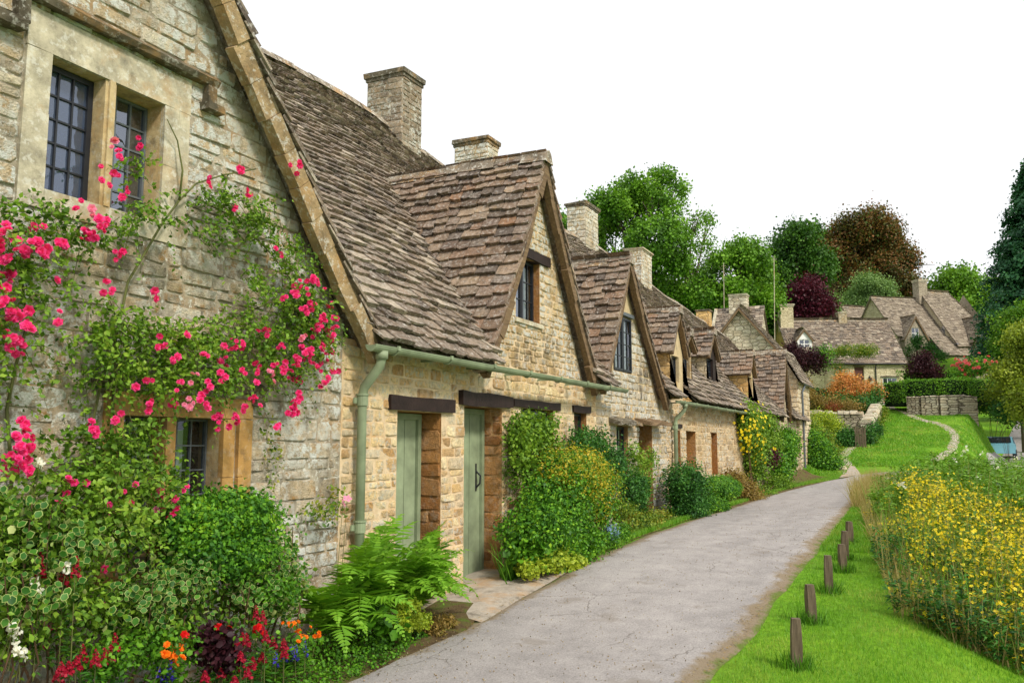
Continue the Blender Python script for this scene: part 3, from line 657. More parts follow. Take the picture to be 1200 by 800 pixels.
# ---- third cottage (weathered gable)
cC=thing('stone_cottage','weathered grey gabled cottage with black framed casement in a smooth plastered gable','cottage',(14.3,4.6,.1),GR)
outC=[(12.4,-.3),(16.3,-.3),(16.3,2.5),(15.72,2.5),(13.72,4.62),(12.5,2.55),(12.4,2.55)]
hC=[(13.35,13.95,.8,1.92),(14.55,15.35,.2,1.95),(13.25,14.2,2.82,3.78)]
b=MB(); panel(b,fr,outC,hC,[.2,.4,.2],0,2)
def outlC(z):
    if z<2.5: return (12.41,16.29)
    if z>3.75: return None
    return (12.5+(z-2.5)*.576,15.72-(z-2.5)*.943)
stone_fill(b,fr,outlC,.0,3.75,hC+[(12.95,14.15,1.92,2.05),(14.3,15.8,1.95,2.08)],(.08,.17),(.14,.4),(.002,.022),.014,1)
b.build('wall',[M['plaster'],M['algae'],M['reveal']],cC)
def slab_hood(par,u0,u1,z,d=.28,mat='hood'):
    b=MB(); n=5; P=[]
    for i in range(n+1):
        u=u0+(u1-u0)*i/n; o=rnd.uniform(-.02,.02); P+=[fr(u,z,-.02),fr(u,z-.05+o,d*rnd.uniform(.85,1.)),fr(u,z+.01+o,d*rnd.uniform(.85,1.)),fr(u,z+.09+o,-.02)]
    F=[(i*4+k,i*4+(k+1)%4,i*4+4+(k+1)%4,i*4+4+k) for i in range(n) for k in range(4)]+[(3,2,1,0),(n*4,n*4+1,n*4+2,n*4+3)]
    b.add(P,F); return b.build('stone_hood',M[mat],par)
slab_hood(cC,12.98,14.15,1.98,.22); slab_hood(cC,14.32,15.75,2.0,.3,'verge_d')
plank_door(cC,14.6,15.33,.22,1.92,.3,boards=3,handle=False)
window(cC,fr,13.37,13.93,.82,1.9,.1,2,3,M['iron'],M['glass_c'],.03,.02,curtain=(13.4,13.9,.85,1.85))
window(cC,fr,13.26,13.71,2.84,3.76,.02,2,4,M['iron'],M['glass_c'],.035,.014,curtain=(13.3,13.7,2.85,3.72)); window(cC,fr,13.73,14.19,2.84,3.76,.02,2,4,M['iron'],M['glass_c'],.035,.014,curtain=(13.75,14.18,2.85,3.72))
lintel(cC,13.2,14.26,3.785,3.85,.05,'lead')
gable_roof(cC,12.32,13.72,15.95,2.45,4.74,2.35,4.42,'slate_o',.19,.12,sag=.05,vth=.11,vstep=.5)
main_roof(cC,12.4,16.3,gaps=[(12.32,13.72,15.95,2.4,4.74)])
chimney(cC,15.55,16.05,8.15,8.95,6.6,8.15,'mortar_g','grey',co=.05,ch=.15,label='squat chimney behind the tall dormer')
b=MB(); b.quad((12.4,12.8,-.3),(16.3,12.8,-.3),(16.3,12.8,2.7),(12.4,12.8,2.7)); b.build('back_wall',M['mid'],cC)
# ---- fourth cottage (small dormers)
cD=thing('stone_cottage','cottage with three small roof dormers above a pale green gutter and rough stone wall','cottage',(20,4.6,.3),GR)
hD=[(16.85,17.35,.6,1.93),(17.8,18.62,.9,1.9),(20.05,20.72,.9,1.88)]
b=MB(); panel(b,fr,[(16.3,-.3),(24,-.3),(24,2.5),(16.3,2.5)],hD,[.3,.35,.2],0,2)
stone_fill(b,fr,lambda z:(16.3,23.3),.1,2.45,hD,(.08,.16),(.13,.36),(.004,.02),.014,1)
b.build('wall',[M['mortar'],stone_mat('tan_stone',[(.30,.22,.13),(.54,.43,.27),(.42,.31,.17),(.60,.50,.34)],.7,.3),M['reveal']],cD)
b=MB(); fbox(b,fr,16.86,17.34,.6,1.92,-.3,-.25); b.build('door',M['timber'],cD)
b=MB(); fbox(b,fr,20.06,20.71,.9,1.87,-.2,-.13); b.build('shutter',M['oak'],cD)
b=MB(); fbox(b,fr,17.82,18.6,.9,1.88,-.34,-.28); b.build('door',M['verge_d'],cD)
lintel(cD,16.75,17.45,1.94,2.02,.03)
main_roof(cD,16.3,24,gaps=[(16.63,None,17.62,2.4,3.2)])
def dormer(par,x0,x1,yf,zb,ze,za,cheek,wall='plaster',wx=None,rmat='slate_o',over=.12):
    b=MB(); xm=(x0+x1)/2; f=front(yf); wx=wx or (x0+.12,x1-.3,zb+.12,ze-.05)
    panel(b,f,[(x0,zb),(x1,zb),(x1,ze),(xm,za-.05),(x0,ze)],[wx],.12,1,1)
    for X in (x0,x1): b.add([(X,yf,zb),(X,yf,ze),(X,yv(ze)+.2,ze),(X,yv(zb)+.1,zb)],[(0,1,2,3)],0)
    w=b.build('dormer',[M[cheek],M[wall]],par)
    gable_roof(w,x0-over,xm,x1+over,ze-.03,za,ze-.03,yf-.12,rmat,.17,.12,sag=.0,vth=.06,backpad=.25,name='dormer_roof')
    window(w,f,wx[0],wx[1],wx[2],wx[3],.1,2,3,M['iron'],M['glass_d'],.03,.014)
    return w
dormer(cD,16.63,17.62,4.59,2.5,3.45,4.36,'orange_w',wx=(16.75,17.32,2.88,3.4))
dormer(cD,18.25,19.0,4.75,2.85,3.72,4.05,'timber','verge',wx=(18.3,18.85,3.1,3.68))
dormer(cD,21.12,22.15,4.9,2.95,3.8,4.45,'pale','timber',wx=(21.2,21.85,3.25,3.76))
gutter(cD,16.1,23.4,4.3,2.44,.05); downpipe(cD,16.62,2.4,.15,.04,clips=(1.95,1.0),kink=.12,yt=4.3)
chimney(cD,21.6,22.6,8.25,8.8,6.8,8.3,'mortar_g','grey',co=.06,ch=.12,label='rubble chimney leaning above the valley'); chimney(cD,25.8,26.85,7.95,8.5,6.3,7.85,'mortar','grey',cap='dress',co=.06,ch=.1,label='pale capped chimney')
b=MB(); b.quad((16.3,12.8,-.3),(24,12.8,-.3),(24,12.8,2.9),(16.3,12.8,2.9)); b.build('back_wall',M['mid'],cD)
# ---- fifth cottage
cE=thing('stone_cottage','cottage behind the yellow climber with an orange dormer cheek and steep tile hung gable','cottage',(29,4.6,.4),GR)
b=MB(); panel(b,fr,[(24,-.3),(34.6,-.3),(34.6,2.5),(32.2,2.5),(31.25,4.7),(30.3,2.5),(24,2.5)],[(32.3,33.0,1.0,1.9),(26.5,27.1,1.0,1.9)],.25,0,0)
b.build('wall',M['pale'],cE)
window(cE,fr,32.31,32.99,1.01,1.89,.15,2,3,M['iron'],M['glass_d'],.03,.02); window(cE,fr,26.51,27.09,1.01,1.89,.15,2,3,M['iron'],M['glass_d'],.03,.02)
main_roof(cE,24,36.5,gaps=[(30.15,31.25,32.35,2.4,4.86),(25,None,25.75,2.4,3.3)]); dormer(cE,25.0,25.75,4.62,2.5,3.62,4.25,'orange_w',wx=(25.1,25.6,3.0,3.55))
gable_roof(cE,30.15,31.25,32.35,2.4,4.86,2.4,4.42,'slate_o',.17,.12,sag=.02,vth=.1,backpad=.5)
chimney(cE,33.6,34.1,7.65,8.15,6.0,6.95,'orange_w',co=.04,ch=.08,label='small brown stub chimney')
b=MB(); b.quad((24,12.8,-.3),(36.5,12.8,-.3),(36.5,12.8,2.9),(24,12.8,2.9)); b.quad((36.5,4.6,-.3),(36.5,12.8,-.3),(36.5,8,6),(36.5,4.6,2.5)); b.build('back_wall',M['mid'],cE)
# ---- end cottage
cL=thing('stone_cottage','tall narrow end cottage of the row with a rough stone corner and thin downpipe','cottage',(36,4.55,.5),GR)
b=MB(); b.add([(34.6,4.5,.0),(37.9,4.5,.0),(37.9,4.5,4.1),(34.6,4.5,4.1)],[(0,1,2,3)]); b.add([(34.6,4.5,0),(34.6,4.5,4.1),(34.6,5.2,5.3),(34.6,8.2,5.3),(34.6,8.2,0)],[(0,1,2,3,4)]); b.add([(37.9,4.5,0),(37.9,4.5,4.1),(37.9,5.2,5.3),(37.9,8.2,5.3),(37.9,8.2,0)],[(4,3,2,1,0)])
b.quad((37.9,8.2,0),(34.6,8.2,0),(34.6,8.2,4.1),(37.9,8.2,4.1))
stone_fill(b,lambda u,z,d=0.:(u,4.5-d,z),lambda z:(34.6,37.9),.3,4.05,[],(.12,.22),(.2,.5),(.01,.04),.02,1); stone_fill(b,side(34.6),lambda z:(4.5,5.2),2.4,4.1,[],(.12,.22),(.2,.4),(.01,.04),.02,1)
b.build('wall',[M['pale'],stone_mat('end_stone',[(.34,.26,.16),(.62,.52,.37),(.48,.36,.22)],.6,.3)],cL)
b=MB(); V=Vector((0,.75,1.35)); slates(b,(34.4,4.35,3.98),(1,0,0),V,V.length,lambda v:(0,3.7),.17,.12,.22,.4); b.quad((34.45,4.37,3.98),(38.05,4.37,3.98),(38.05,5.1,5.31),(34.45,5.1,5.31)); b.quad((34.45,5.1,5.31),(38.05,5.1,5.31),(38.05,8.3,4.0),(34.45,8.3,4.0)); verge(b,(0,0),(.1,.1),0,.1) if 0 else None
ridge_stones(b,(34.4,5.12,5.38),(38.1,5.12,5.38),.14,.1,.4,1); b.build('roof',[M['slate'],M['ridge']],cL)
b=MB(); b.tube([(35.0,4.34,3.98),(38.0,4.34,3.98)],.04,8); b.build('gutter',M['lead'],cL); b=MB(); b.tube([(35.6,4.36,3.95),(35.5,4.42,3.75),(35.2,4.42,3.65),(35.2,4.42,.6)],.04,8); b.build('downpipe',M['lead'],cL)
# ================================================================= HOUSES ON THE HILL
def tf(o,rot):
    c,s=math.cos(rot),math.sin(rot)
    return lambda u,w,z:(o[0]+c*u-s*w,o[1]+s*u+c*w,z)
def rot_house(name,label,origin,a,z0):
    """local frame: +x runs along the front to the right, +y to the back"""
    # front direction to the right = (sin a, -cos a): rotation angle = a-90deg ; depth direction = rot +90
    return thing(name,label,'house',(origin[0],origin[1],z0),None,a-math.pi/2,local=True)
def lf(y=0.): return lambda u,z,d=0.:(u,y-d,z)
def ls(x=0.,sg=-1): return lambda u,z,d=0.:(x+sg*d,u,z)
def pitched(par,L,D,ze,zr,mat='slate_f',x0=0.,y0=0.,over=.15,e=(.26,.17),name='roof',w=(.25,.45),sag=.05,hipr=0.):
    b=MB(); V=Vector((0,D/2,zr-ze)); l=V.length
    hk=lambda v:hipr*v/l
    slates(b,(x0-over,y0-.15,ze-.15*(zr-ze)/(D/2)),(1,0,0),V,l+.2,lambda v:(0,L+2*over-hk(v)),e[0],e[1],w[0],w[1],.03)
    slates(b,(x0-over,y0+D+.15,ze-.15*(zr-ze)/(D/2)),(1,0,0),Vector((0,-D/2,zr-ze)),l+.2,lambda v:(0,L+2*over-hk(v)),e[0]*1.6,e[1]*1.6,w[0]*1.5,w[1]*1.5,.03)
    b.quad((x0-over,y0,ze-.03),(x0+L+over,y0,ze-.03),(x0+L+over-hipr,y0+D/2,zr-.03),(x0-over,y0+D/2,zr-.03)); b.quad((x0-over,y0+D,ze-.03),(x0+L+over,y0+D,ze-.03),(x0+L+over-hipr,y0+D/2,zr-.03),(x0-over,y0+D/2,zr-.03))
    if hipr:
        xx=x0+L+over; d=Vector((-hipr,0,zr-ze)); hl=d.length
        slates(b,(xx,y0-.1,ze),(0,1,0),d,hl,lambda v:(D/2*v/hl+.05,D+.1-D/2*v/hl),e[0],e[1],w[0],w[1],.03)
        b.add([(xx,y0,ze-.03),(xx,y0+D,ze-.03),(xx-hipr,y0+D/2,zr-.03)],[(0,1,2)])
    ridge_stones(b,(x0-over,y0+D/2,zr+.05),(x0+L+over-hipr,y0+D/2,zr+.05),.18,.12,.5,1)
    b.warp(lambda p:(p[0],p[1],p[2]+sag*noise.noise((p[0]*.35,p[1]*.35,1.))*2))
    return b.build(name,[M[mat],M['ridge']],par)
def shell(b,L,D,ze,zr,x0=0.,y0=0.,holes=(),m=0,me=0,zb=-3.):
    panel(b,lf(y0),[(x0,zb),(x0+L,zb),(x0+L,ze),(x0,ze)],list(holes),.18,m,m)
    for X in (x0,x0+L): b.add([(X,y0,zb),(X,y0+D,zb),(X,y0+D,ze),(X,y0+D/2,zr-.05),(X,y0,ze)],[(0,1,2,3,4)],me if X==x0 else m)
    b.quad((x0,y0+D,zb),(x0+L,y0+D,zb),(x0+L,y0+D,ze),(x0,y0+D,ze),m)
def gdormer(par,xc,w,y0,zb,ze,za,wall,depth_,rmat='slate_f',win=None,wm='whitep',name='dormer',over=.15,e=(.22,.15),nc=2,nr=2,fw=.05,bw=.03,sill=False):
    b=MB(); f=lf(y0); hs=[win] if win else []
    panel(b,f,[(xc-w/2,zb),(xc+w/2,zb),(xc+w/2,ze),(xc,za-.05),(xc-w/2,ze)],hs,.12,0,0)
    for X in (xc-w/2,xc+w/2): b.quad((X,y0,zb),(X,y0+depth_,zb),(X,y0+depth_,ze),(X,y0,ze))
    o=b.build(name,M[wall],par)
    r=MB()
    for sg in (-1,1):
        xf=xc+sg*(w/2+over); zf=ze-over*(za-ze)/(w/2); d=Vector((xc-xf,0,za-zf)); L=d.length
        N=Vector((sg*d.z,0,abs(d.x))).normalized()
        slates(r,(xf,y0-.12,zf),(0,1,0),d,L,lambda v:(0,depth_+.1),e[0],e[1],.25,.42,.028,0,N)
        r.add([(xf,y0-.12,zf-.01),(xc,y0-.12,za-.01),(xc,y0+depth_,za-.01),(xf,y0+depth_,zf-.01)],[(0,1,2,3)])
        verge(r,(xf,zf-.01),(xc,za-.01),y0-.13,y0-.05,.1,.5,1)
    r.build('dormer_roof',[M[rmat],M['verge_d']],o)
    if win:
        window(o,f,*win,.08,nc,nr,M[wm],M['glass_d'],fw,bw)
        if sill: s=MB(); fbox(s,f,win[0]-.1,win[1]+.1,win[2]-.12,win[2]-.003,-.1,.1); s.build('window_sill',M['dress'],o)
    return o
# house G: cream cottage with the white dormer
hG=rot_house('cream_cottage','long cream cottage with a small white dormer and an orange gable end behind the garden','',0,0) if 0 else thing('cream_cottage','long cream cottage with one small white dormer and a creeper over its dark door','cottage',(66,8.85,5.3),None,R(25)-math.pi/2,local=True)
GZ=5.3
b=MB(); shell(b,8.28,6.2,2.3,5.87,0,0,[(4.5,5.2,.1,2.0),(6.55,7.6,.25,1.2),(.9,1.3,.5,1.3)],0,1)
b.build('wall',[M['far'],M['orange_w']],hG)
pitched(hG,8.28,6.2,2.3,5.87,'slate')
window(hG,lf(),6.55,7.6,.25,1.2,.08,3,2,M['whitep'],M['glass_d'],.05,.035); window(hG,lf(),.9,1.3,.5,1.3,.08,1,2,M['whitep'],M['glass_d'],.05,.03)
b=MB(); fbox(b,lf(),4.52,5.18,.1,1.98,-.15,-.1); b.build('door',simple_mat('red_brown_door',(.10,.03,.02)),hG)
b=MB(); fbox(b,lf(),6.4,7.75,1.22,1.32,-.02,.05); b.build('lintel',M['hood'],hG)
b=MB(); fbox(b,lf(),4.4,5.3,2.01,2.1,-.02,.05); b.build('lintel',M['hood'],hG)
b=MB(); b.box((5.5,-.2,.95),(5.68,-.04,1.2)); b.box((5.56,-.1,1.2),(5.62,0,1.32)); b.build('wall_lantern',M['iron'],hG)
gdormer(hG,1.22,1.1,1.0,3.0,4.25,4.95,'whitep',1.6,'slate',(.8,1.64,3.45,4.2),'whitep',nc=2,nr=2,fw=.07,bw=.07)
chimney(hG,-.05,.95,2.5,3.2,5.0,7.15,'far',cap='dress',co=.1,ch=.2); chimney(hG,4.55,5.2,2.8,3.4,5.2,6.55,'mid',cap='dress',co=.05,ch=.12)
gutter_b=MB(); gutter_b.tube([(-.1,-.24,2.2),(8.45,-.24,2.2)],.05,6); gutter_b.build('gutter',M['iron'],hG)
gutter_b=MB(); gutter_b.tube([(6.05,-.24,2.2),(6.05,-.07,2.0),(6.05,-.07,-.6)],.04,6); gutter_b.build('downpipe',M['iron'],hG)
# house H: two joined ranges higher up
hH=thing('grey_cottage','rambling grey stone house with two joined steep roofs and gabled dormers up the hill','house',(80,2.07,8.2),None,R(40)-math.pi/2,local=True)
b=MB(); shell(b,5.1,6.2,2.76,6.46,0,0,[(1.9,2.5,-.4,.75)],1,0)
shell(b,4.6,8.4,1.9,7.15,5.0,-1.35,[],1,0)
b.build('wall',[M['far'],M['greyhouse']],hH)
pitched(hH,5.0,6.2,2.76,6.46,'slate_f'); pitched(hH,4.5,8.4,1.9,7.15,'slate_f',5.0,-1.35,hipr=1.7)
window(hH,lf(),1.9,2.5,-.4,.75,.08,2,2,M['whitep'],M['glass_d'],.04,.04)
gdormer(hH,1.6,2.3,-.35,-2,2.5,4.35,'greyhouse',2.6,'slate_f',(1.2,1.95,2.4,3.35),'whitep',nc=2,nr=2,fw=.05,bw=.05,sill=True)
gdormer(hH,7.4,2.2,-1.75,-2,2.3,4.3,'greyhouse',2.6,'slate_f',(7.0,7.85,2.1,3.1),'whitep',nc=2,nr=2,fw=.05,bw=.05,sill=True)
b=MB(); V=Vector((0,1.7,1.75)); slates(b,(3.0,-2.0,.85),(1,0,0),V,V.length,lambda v:(0,3.6),.25,.2,.25,.45,.03); b.quad((3,-2,.85),(6.6,-2,.85),(6.6,-.3,2.6),(3,-.3,2.6)); b.build('lean_to_roof',M['slate_f'],hH)
b=MB(); b.box((3.1,-1.85,-3),(6.5,-.02,.85)); b.build('lean_to_wall',M['greyhouse'],hH)
b=MB(); b.box((4.8,-1.4,1.9),(4.98,-1.1,2.0)); fbox(b,lambda u,z,d=0.:(4.99-d,u,z),.1,.45,3.0,3.7,0,.03); b.build('side_window',M['glass_d'],hH)
chimney(hH,4.55,5.45,2.5,3.3,6.0,8.3,'greyhouse',cap='dress',co=.08,ch=.25)
b=MB(); b.tube([(5.0,2.9,8.3),(5.0,2.9,10.4)],.025,6); b.tube([(4.6,2.9,9.9),(5.4,2.9,9.9)],.018,5); b.build('aerial',M['lead'],hH)
# small gable behind
hS=thing('stone_outhouse','small stone outbuilding with a dark verge peeping between the two hill cottages','outbuilding',(86,6.35,10.2),None,R(50)-math.pi/2,local=True)
b=MB(); shell(b,3.4,2.8,2.7,4.6,0,0); b.build('wall',M['far'],hS); pitched(hS,3.4,2.8,2.7,4.6,'slate_f')
# gabled house behind the row
hF=thing('gabled_cottage','pale coursed stone gable with a big chimney rising behind the end of the row','cottage',(42,8,1.5),None,0,local=True)
def hfb():
    b=MB(); b.add([(0,-1.9,-1.5),(0,1.6,-1.5),(0,1.6,4.7),(0,.05,6.6),(0,-1.9,4.3)],[(0,1,2,3,4)])
    b.add([(0,-1.9,-1.5),(1.4,-1.9,-1.5),(1.4,-1.9,4.3),(0,-1.9,4.3)],[(0,1,2,3)]); b.add([(.6,1.6,-1.5),(.6,-.6,-1.5),(.6,-.6,4.5),(.6,1.6,4.5)],[(0,1,2,3)])
    for yy in (1.6,-.6): b.add([(.6,yy,-1.5),(5,yy,-1.5),(5,yy,5),(2.7,yy,7.0),(.6,yy,4.5)],[(0,1,2,3,4)])
    return b.build('wall',M['pale_f'],hF)
hfb()
b=MB()
for (yf,zf,sg) in ((1.85,4.45,1),(-2.1,4.1,-1)):
    d=Vector((0,.05-yf,6.72-zf)); N=Vector((0,sg*d.z,abs(d.y))).normalized()
    slates(b,(-.2,yf,zf),(1,0,0),d,d.length,lambda v:(0,3.2),.2,.14,.25,.4,.025,0,N); b.add([(-.2,yf,zf-.02),(-.2,.05,6.69),(3,.05,6.69),(3,yf,zf-.02)],[(0,1,2,3)])
    n=8
    for i in range(n):
        a=Vector((0,yf,zf))+d*(i/n); c=Vector((0,yf,zf))+d*((i+1)/n); t=Vector((0,0,.16)); b.hexa([tuple(p) for p in (a+Vector((-.24,0,-.16)),c+Vector((-.24,0,-.16)),c+Vector((-.12,0,-.16)),a+Vector((-.12,0,-.16)),a+Vector((-.24,0,-.01)),c+Vector((-.24,0,-.01)),c+Vector((-.12,0,-.01)),a+Vector((-.12,0,-.01)))],1)
b.build('gable_roof',[M['slate'],M['verge_d']],hF)
b=MB(); V=Vector((2.4,0,3.0)); slates(b,(.3,-.7,4.1),(0,1,0),V,V.length,lambda v:(0,2.4),.22,.15,.25,.4,.025,0,Vector((-3.0,0,2.4)).normalized()); b.quad((.3,-.7,4.1),(.3,1.7,4.1),(2.7,1.7,7.1),(2.7,-.7,7.1)); b.quad((2.7,-.7,7.1),(2.7,1.7,7.1),(5.2,1.7,4.1),(5.2,-.7,4.1))
for i in range(9):
    a=Vector((.3,1.7,4.1))+V*(i/9); c=Vector((.3,1.7,4.1))+V*((i+1)/9); b.hexa([tuple(p) for p in (a+Vector((0,0,-.1)),c+Vector((0,0,-.1)),c+Vector((0,.16,-.1)),a+Vector((0,.16,-.1)),a+Vector((0,0,.1)),c+Vector((0,0,.1)),c+Vector((0,.16,.1)),a+Vector((0,.16,.1)))],1)
b.build('roof',[M['slate'],M['dress']],hF)
chimney(hF,2.4,3.1,.15,1.05,5.5,7.85,'pale_f',cap='dress',co=.04,ch=.12)
# ================================================================= GROUND, LANE, PATHS
def ground_mat():
    t=NT('meadow_ground'); c=t.ramp(t.noise(.7,6,.65),[(.3,(.085,.20,.012)),(.5,(.13,.29,.016)),(.7,(.20,.36,.02))])
    c=t.mix(1.,c,t.ramp(t.noise(14,6,.7),[(.3,.6),(.7,1.35)]),'MULTIPLY'); c=t.mix(t.ramp(t.noise(.25,4,.6),[(.5,0.),(.7,.6)]),c,(.24,.36,.03))
    t.pbr(c,.9,t.bump(t.noise(40,6,.7),.8,.03),.1); return t.mat
def soil_mat():
    t=NT('garden_soil'); c=t.ramp(t.noise(5,7,.7),[(.3,(.05,.035,.02)),(.5,(.13,.09,.045)),(.68,(.09,.16,.02)),(.8,(.2,.15,.08))])
    t.pbr(c,.95,t.bump(t.noise(30,7,.75),.9,.03),.1); return t.mat
def lane_mat():
    t=NT('worn_lane_surface'); c=t.ramp(t.noise(3.2,8,.7),[(.3,(.27,.252,.245)),(.5,(.33,.308,.298)),(.7,(.39,.365,.35))])
    c=t.mix(1.,c,t.ramp(t.noise(60,6,.9),[(.36,.62),(.5,1.),(.64,1.25)]),'MULTIPLY')
    c=t.mix(1.,c,t.ramp(t.noise(.55,5,.6,vec=t.mapping((.25,1.9,1))),[(.3,.84),(.6,1.08)]),'MULTIPLY')
    v=t.vor(1.1,t.mix(.2,t.obj,t.noise(2.2,5,.6,out=1),'LINEAR_LIGHT'),'DISTANCE_TO_EDGE'); cr=t.math('MULTIPLY',t.ramp(v,[(0.,1.),(.008,0.)]),t.ramp(t.noise(.8,2,.5),[(.5,0.),(.58,1.)]))
    c=t.mix(t.math('MULTIPLY',cr,.7),c,(.12,.10,.08))
    pt=t.ramp(t.noise(1.3,5,.6,vec=t.mapping((1,1,1),loc=(7,3,0))),[(.6,0.),(.66,.5)]); c=t.mix(pt,c,(.23,.20,.17))
    a=t.n.new('ShaderNodeAttribute'); a.attribute_name='edge'
    e=t.math('ADD',a.outputs['Fac'],t.math('MULTIPLY',t.math('SUBTRACT',t.noise(3.5,6,.7),.5),.4)); c=t.mix(t.ramp(e,[(.82,0.),(.9,.7)]),c,(.20,.14,.06)); c=t.mix(t.ramp(e,[(.94,0.),(1.0,.9)]),c,(.10,.15,.02))
    t.pbr(c,.93,t.bump(t.math('ADD',t.noise(70,6,.75),t.math('MULTIPLY',cr,-1.)),.6,.012),.15); return t.mat
M['ground']=ground_mat(); M['soil']=soil_mat(); M['lane']=lane_mat(); M['path']=plain_stone('pale_path',(.40,.35,.29),.25,.01,.1)
def spaced(T):
    out=[]
    for (a,s),(b,_) in zip(T,T[1:]):
        n=max(1,int(round((b-a)/s))); out+=[a+(b-a)*i/n for i in range(n)]
    return out+[T[-1][0]]
XS=spaced([(-25,2),(0,.25),(20,.4),(45,.8),(75,1.5),(140,6),(320,0)]); YS=spaced([(-140,12),(-30,2),(-8,.4),(-3,.2),(8,.5),(20,2),(50,10),(170,0)])
V=[(x,y,g(x,y)+(.10*noise.noise((x*.5,y*.5,0)) if x>40 else 0)-(.02)) for x in XS for y in YS]; ny=len(YS)
F=[(i*ny+j,(i+1)*ny+j,(i+1)*ny+j+1,i*ny+j+1) for i in range(len(XS)-1) for j in range(ny-1)]
o=fast('ground',V,F,M['ground'],smooth=True); o['kind']='structure'
def strip(name,Lp,Rp,mat,lift,na=12,step=.35,attr=False):
    Lp=[Vector(p) for p in Lp]; Rp=[Vector(p) for p in Rp]; rows=[]
    def cat(P,i,t):
        p0,p1,p2,p3=P[max(i-1,0)],P[i],P[i+1],P[min(i+2,len(P)-1)]
        return .5*((2*p1)+(p2-p0)*t+(2*p0-5*p1+4*p2-p3)*t*t+(3*p1-p0-3*p2+p3)*t*t*t)
    for i in range(len(Lp)-1):
        n=max(2,int((Lp[i+1]-Lp[i]).length/step))
        for k in range(n): rows.append((cat(Lp,i,k/n),cat(Rp,i,k/n)))
    rows.append((Lp[-1],Rp[-1])); V=[];F=[];E=[]
    for i,(a,b) in enumerate(rows):
        wob=.05*noise.noise((i*.3,0,0)) ; wob2=.05*noise.noise((i*.3,9,0))
        for j in range(na+1):
            t=j/na; p=a.lerp(b,t); d=(b-a).normalized(); q=p+d*(wob*(1-t)+wob2*t); V.append((q.x,q.y,g(q.x,q.y)+lift-(.03 if j in (0,na) else 0))); E.append(abs(t-.5)*2)
    F=[(i*(na+1)+j,(i+1)*(na+1)+j,(i+1)*(na+1)+j+1,i*(na+1)+j+1) for i in range(len(rows)-1) for j in range(na)]
    o=fast(name,V,F,mat,smooth=True); o['kind']='structure'
    if attr: a=o.data.attributes.new('edge','FLOAT','POINT'); a.data.foreach_set('value',E)
    return o
LL=[(-3,3.8),(3,3.82),(5,3.86),(6.9,3.86),(8.5,3.88),(10.6,3.93),(13,3.9),(16.5,3.86),(20,3.86),(24,3.84),(28,3.7),(31.5,3.5),(34,3.05),(35.8,2.2),(36.8,1.),(37.4,-1),(37.8,-5)]
RRr=[(-3,1.4),(3,1.42),(5,1.44),(6.6,1.45),(8.5,1.42),(10.5,1.4),(13,1.4),(17,1.48),(20.7,1.58),(24,1.66),(27,1.75),(30,1.75),(32,1.5),(33.2,.9),(33.8,.2),(34,-1.5),(34,-5)]
strip('lane',LL,RRr,M['lane'],.012,14,.3,True)
strip('path',[(33.6,3.3),(35.5,3.25),(38.4,3.5),(40.7,3.85),(43.5,3.6)],[(35.2,2.4),(36.6,2.6),(38.8,2.95),(40.9,3.3),(43.8,3.1)],M['path'],.02,4,.4)
strip('path',[(66,3.2),(61.7,2.5),(58.4,1.55),(54.3,.6),(52.4,-.25),(49.6,-.75),(46.9,-.9),(43.5,-.6),(40,.1)],[(66.3,2.75),(61.8,2.05),(58.5,1.1),(54.4,.15),(52.8,-.7),(49.7,-1.2),(46.6,-1.3),(43.1,-1.0),(39.8,-.3)],M['path'],.03,4,.6)
strip('road',[(36,-3.2),(46.4,-2.4),(57,-3.2),(66,-4.4),(75.6,-5.4),(95,-8.),(120,-12)],[(36,-7),(46.4,-6.2),(57,-6.9),(66,-8),(75.6,-9),(95,-11.6),(120,-16)],M['lane'],.04,6,1.)
strip('soil',[(-2,4.75),(6,4.62),(7.6,4.62)],[(-2,3.5),(5.6,3.6),(7.6,4.0)],M['soil'],.03,5,.4); strip('soil',[(9.5,4.62),(20,4.62),(35,4.7)],[(9.6,3.97),(20,3.78),(34,3.2)],M['soil'],.022,5,.5)
strip('pavement',[(7.3,5.0),(9.75,5.0)],[(7.1,3.75),(9.9,3.9)],M['path'],.028,5,.3)
# ================================================================= CAMERA, SKY, SUN
cam=bpy.data.cameras.new('camera'); co=bpy.data.objects.new('camera',cam); COL.objects.link(co); scene.camera=co
cam.sensor_width=36; cam.lens=30.; cam.clip_end=2000; cam.clip_start=.05
fwv,upv,rtv=Vector(FW),Vector(UP),Vector(RT)
co.matrix_world=Matrix(((rtv.x,upv.x,-fwv.x,0),(rtv.y,upv.y,-fwv.y,0),(rtv.z,upv.z,-fwv.z,EYE),(0,0,0,1)))
SUN_EL,SUN_AZ=R(43),R(-116)   # azimuth measured from +X towards +Y
w=bpy.data.worlds.new('World'); scene.world=w; w.use_nodes=True; nt=w.node_tree; bg=nt.nodes['Background']
sky=nt.nodes.new('ShaderNodeTexSky'); sky.sky_type='NISHITA'; sky.sun_disc=False; sky.sun_elevation=SUN_EL; sky.sun_rotation=math.pi/2-SUN_AZ; sky.dust_density=4; sky.altitude=100
mx=nt.nodes.new('ShaderNodeMix'); mx.data_type='RGBA'; mx.inputs[0].default_value=.86; nt.links.new(sky.outputs[0],mx.inputs[6]); mx.inputs[7].default_value=(9.9,9.95,10.0,1)   # even cloud cover
nt.links.new(mx.outputs[2],bg.inputs[0]); bg.inputs[1].default_value=.07
sl=bpy.data.lights.new('sun','SUN'); sl.energy=2.0; sl.angle=R(9); sl.color=(1,.93,.82); so=bpy.data.objects.new('sun',sl); COL.objects.link(so)
